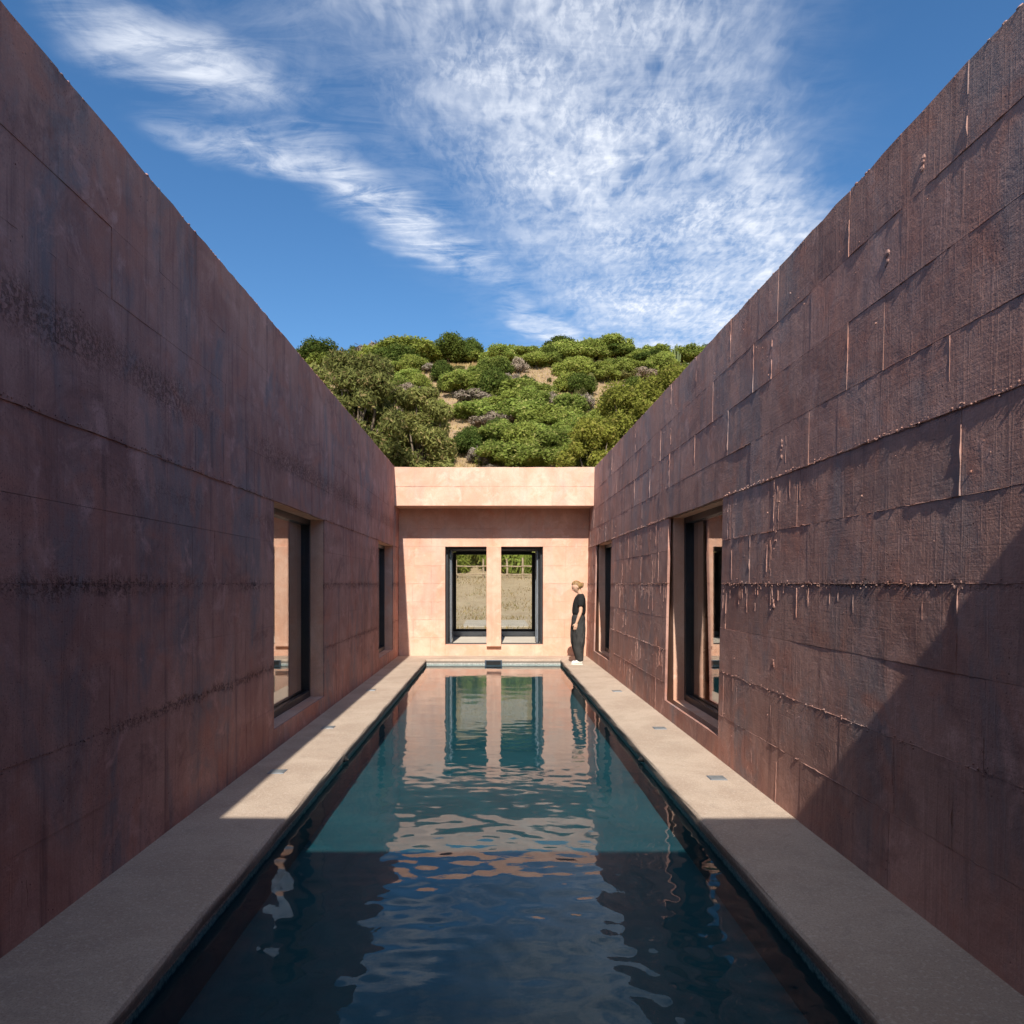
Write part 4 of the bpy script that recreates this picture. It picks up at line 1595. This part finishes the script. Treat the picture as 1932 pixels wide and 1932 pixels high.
for kind, zx, zy, zw, zh in HILL:
    px, py = 490.4 + zx * .4569, 588.4 + zy * .4569
    # step downhill a little if the crest is just below the line of sight
    hit = None
    for _ in range(14):
        hit = on_hill(px, py)
        if hit:
            break
        py += 3
    if not hit:
        continue
    x, y = hit
    place_shrub(kind, x, y, zw * .4569 / 1400 * y * 1.28, zh * .4569 / 1400 * y * 1.32)
    SEEN.append((zx, zy))
# smaller growth filling in between, leaving the bare straw patches open
BARE = [(415, 160, 470, 215), (680, 205, 915, 275), (1085, 225, 1290, 330), (1190, 320, 1310, 410), (205, 205, 310, 300), (800, 390, 850, 640), (820, 560, 870, 660)]
NFILL = 0
for k in range(400):
    zx, zy = vr.uniform(0, 1900), 150 + 520 * vr.random() ** 1.2
    if NFILL >= 135 or zx < 50 + (zy - 80) * .84 or zx > 1900 - (zy - 120) * .913:      # hidden behind the court walls
        continue
    if any(a < zx < c and b_ < zy < d_ for a, b_, c, d_ in BARE):
        continue
    hit = on_hill(490.4 + zx * .4569, 588.4 + zy * .4569)
    if not hit or hit[1] < 70:
        continue
    kind = vr.choices(('bright', 'dark', 'olive', 'grey'), (.62, .14, .12, .12))[0]
    w_ = vr.uniform(2.2, 6.4) * (1.0 if kind == 'bright' else .75)
    NFILL += 1
    place_shrub(kind, hit[0], hit[1], w_, w_ * vr.uniform(.55, .88))
for k in range(46):      # a ragged line of scrub along the crest
    zx = -40 + k * 43 + vr.uniform(-22, 22)
    sx = (490.4 + zx * .4569 - 931) / 1400
    yy = np.arange(95, 165, .5)
    el = (terrain(sx * yy, yy) - EYE) / yy
    y = float(yy[int(np.argmax(el))]) - vr.uniform(0, 5)
    w_ = vr.uniform(2.6, 7.5)
    place_shrub(vr.choices(('bright', 'dark', 'grey'), (.66, .22, .12))[0], sx * y, y, w_, w_ * vr.uniform(.36, .62))
# the scrub goes on to either side of the view
for k in range(20):
    sgn = vr.choice((-1, 1))
    y = vr.uniform(80, 150)
    x = sgn * (y * .30 + vr.uniform(0, 26))
    place_shrub(vr.choice(('bright', 'bright', 'dark', 'grey', 'olive')), x, y, vr.uniform(4, 8), vr.uniform(2.5, 4.5))
# feathery bushes behind the fence, seen through the passage
for x in (-5.6, -3.6, -2.5, -1.5, -.6, .5, 1.4, 2.4, 3.5, 5.2, 7.0):
    place_shrub('reed' if vr.random() < .75 else 'dark', x + vr.uniform(-.3, .3), 60.5 + vr.uniform(-.8, 2.2), vr.uniform(2.0, 3.4), vr.uniform(2.0, 4.2)) if True else None


def big_tree(name, label, x, y, height, width, leafmat, n, size, seed, base=.12, elong=2.6, hang=.8, nclump=34, open_=.17):
    rg = np.random.default_rng(seed)
    z = float(terrain(x, y))
    root = empty(name, (x, y, z - .1), label, 'tree')
    cl, tips = [], []
    for k in range(nclump):
        a = rg.uniform(0, 6.28)
        t = rg.uniform(0, 1)
        zz = height * (base + (1 - base) * (.06 + .88 * t))
        prof = math.sin(math.pi * (.16 + .72 * t)) ** .8
        q = width / 2 * prof * rg.uniform(.35, .92)
        s = width * open_ * rg.uniform(.65, 1.2)
        c = (math.cos(a) * q, math.sin(a) * q, zz)
        cl.append((c, (s, s, s * .85)))
        if k % 2 == 0:
            tips.append(c)
    V, F = leaf_cloud(rg, cl, n, size, elong, .5, hang)
    cm = np_quads('crown', V, F, leafmat)
    link_mesh('crown', cm, None, root)
    branch_mesh(rg, height * .6, height * .02, tips, 9).build('trunk', M['bark'], root, smooth=True)


big_tree('gum_tree', 'olive gum tree with drooping leaves beside the shaded wall', -14.6, 54.0, 16.6, 8.6, M['leaf_euc'], 66000, .12, 1, nclump=95, open_=.12)
big_tree('gum_tree', 'tall olive gum tree with bare lower twigs beyond the beam', -9.4, 53.0, 17.4, 8.0, M['leaf_euc'], 66000, .12, 2, nclump=95, open_=.12)
big_tree('gum_tree', 'bushy olive gum tree next to the bare path strip', -5.4, 56.0, 15.4, 5.6, M['leaf_euc'], 44000, .12, 3, nclump=75, open_=.13)
big_tree('leafy_tree', 'dense yellow green tree rising beside the seamed wall', 10.2, 55.0, 15.6, 8.6, M['leaf_gold'], 64000, .12, 7, elong=1.8, hang=.2, nclump=95, open_=.11)
big_tree('leafy_tree', 'lower yellow green tree in front of the hill scrub', 7.0, 52.0, 12.4, 5.4, M['leaf_gold'], 42000, .12, 9, elong=1.8, hang=.2, nclump=75, open_=.12)
big_tree('leafy_tree', 'tall yellow green tree partly hidden by the seamed wall', 14.2, 57.0, 16.6, 8.0, M['leaf_gold'], 56000, .12, 12, elong=1.8, hang=.2, nclump=58, open_=.12)


# column cactus and boulders near the crest
def place_rock(x, y, s, label, seed):
    r = np.random.default_rng(seed)
    ph = r.uniform(0, 6.28, 6)

    def fn(p, d):
        k = 1 + .16 * math.sin(d.x * 3.1 + ph[0]) + .13 * math.sin(d.y * 4.3 + ph[1]) + .12 * math.sin(d.z * 5 + ph[2]) + .07 * math.sin(d.x * 9 + d.z * 7 + ph[3])
        return p * k
    V, F = ellipsoid((0, 0, 0), (s, s * .9, s * .62), 18, 12, fn)
    o = MB().add(V, F).build('boulder', M['rock'], None, (x, y, float(terrain(x, y)) + s * .22))
    tag(o, label, 'rock', 'boulders on the hillside')


RK = [(1770, 200, 66), (1800, 185, 50), (1745, 240, 60), (1560, 175, 34), (1650, 200, 50), (135, 138, 44), (1310, 375, 34), (1690, 320, 50)]
for k, (zx, zy, zw) in enumerate(RK):
    px, py = 490.4 + zx * .4569, 588.4 + zy * .4569
    hit = None
    for _ in range(14):
        hit = on_hill(px, py)
        if hit:
            break
        py += 3
    if hit:
        place_rock(hit[0], hit[1], zw * .4569 / 1400 * hit[1] * .5, 'grey weathered boulder among the hillside scrub', 40 + k)
px, py = 490.4 + 1722 * .4569, 588.4 + 218 * .4569
hit = on_hill(px, py)
if hit:
    x, y = hit
    ct = empty('cactus', (x, y, float(terrain(x, y)) - .1), 'tall column cactus with several upright arms near the hill crest', 'cactus')
    r = random.Random(2)
    for k in range(8):
        a = k * .785
        q = .0 if k == 0 else r.uniform(.35, .8)
        hgt = 3.6 if k == 0 else r.uniform(1.9, 3.3)
        pts = [(q * .2 * math.cos(a), q * .2 * math.sin(a), 0), (q * math.cos(a), q * math.sin(a), .5), (q * 1.15 * math.cos(a), q * 1.15 * math.sin(a), hgt * .9), (q * 1.15 * math.cos(a), q * 1.15 * math.sin(a), hgt)]
        V, F = tube(pts, [.12, .15, .13, .05], 10)
        MB().add(V, F).build('arm', M['cactus'], ct)

# wooden fence seen through the passage
fe = empty('wooden_fence', (0, 57.4, float(terrain(0, 57.4))), 'weathered wooden post and rail fence across the dry field', 'fence')
xs = [-7.2, -5.0, -2.9, -.8, 1.05, 2.25, 4.3, 6.4]
for k, x in enumerate(xs):
    hgt = 1.5 + vr.uniform(-.1, .15)
    zb = float(terrain(x, 57.4)) - fe.location.z
    V, F = tube([(x, 0, zb - .25), (x + .02, 0, zb + hgt * .5), (x + vr.uniform(-.05, .05), 0, zb + hgt)], [.085, .08, .07], 8)
    MB().add(V, F).build('post', M['wood'], fe)
for z_, lbl in ((.32, 0), (.95, 1)):
    for x0, x1 in zip(xs[:-1], xs[1:]):
        za = float(terrain(x0, 57.4)) - fe.location.z + z_
        zb = float(terrain(x1, 57.4)) - fe.location.z + z_
        V, F = tube([(x0 - .1, -.08, za), ((x0 + x1) / 2, -.085, (za + zb) / 2 - .03), (x1 + .1, -.08, zb + vr.uniform(-.04, .04))], [.055, .05, .05], 7)
        MB().add(V, F).build('rail', M['wood'], fe)

# pale slab lying in the field
pd = MB()
zt = float(terrain(0, 33)) + .03
pd.box(-1.35, 1.45, -2.6, 2.6, -.2, .0)
pad = pd.build('concrete_slab', M['pad'], None, (.05, 33, zt), bevel=.02)
tag(pad, 'pale concrete slab lying flat in the dry field', 'slab')

# dry grass and low herbs on the open patches of the hill
rg = np.random.default_rng(19)
ng = 60000
gy_ = rg.uniform(72, 146, ng)
gx_ = (rg.random(ng) - .5) * .72 * gy_
gz_ = terrain(gx_, gy_) - .03
a = rg.uniform(0, 6.28, ng)
w_ = rg.uniform(.03, .09, ng)
h_ = rg.uniform(.12, .55, ng)
base = np.stack([gx_, gy_, gz_], 1)
dxy = np.stack([np.cos(a) * w_, np.sin(a) * w_, np.zeros(ng)], 1)
tip = base + np.stack([rg.normal(0, .12, ng), rg.normal(0, .12, ng), h_], 1)
hg = link_mesh('hill_grass', np_quads('hill_grass', np.stack([base - dxy, base + dxy, tip], 1).reshape(-1, 3), np.arange(3 * ng).reshape(-1, 3), M['grass']))
tag(hg, 'dry straw grass on the open patches of the hill', 'grass', kind='stuff')

# dry grass in the field beyond the passage
rg = np.random.default_rng(9)
ng = 16000
gx_ = rg.uniform(-9, 9, ng)
gy_ = rg.uniform(20.5, 58, ng)
keep = ~((np.abs(gx_) < 1.6) & (gy_ > 30) & (gy_ < 36)) & (np.sin(gx_ * 1.3 + gy_ * .4) + np.sin(gy_ * .9 - gx_ * .5) + rg.normal(0, .7, ng) > .1)
gx_, gy_ = gx_[keep], gy_[keep]
gz_ = terrain(gx_, gy_) - .01
n = len(gx_)
a = rg.uniform(0, 6.28, n)
w_ = rg.uniform(.015, .04, n)
h_ = rg.uniform(.05, .20, n)
lx, ly = rg.normal(0, .06, n), rg.normal(0, .06, n)
base = np.stack([gx_, gy_, gz_], 1)
dxy = np.stack([np.cos(a) * w_, np.sin(a) * w_, np.zeros(n)], 1)
tip = base + np.stack([lx, ly, h_], 1)
V = np.stack([base - dxy, base + dxy, tip], 1).reshape(-1, 3)
F = np.arange(3 * n).reshape(-1, 3)
gm = np_quads('dry_grass', V, F, M['grass'])
gr = link_mesh('dry_grass', gm)
tag(gr, 'dry straw grass in the field beyond the passage', 'grass', kind='stuff')
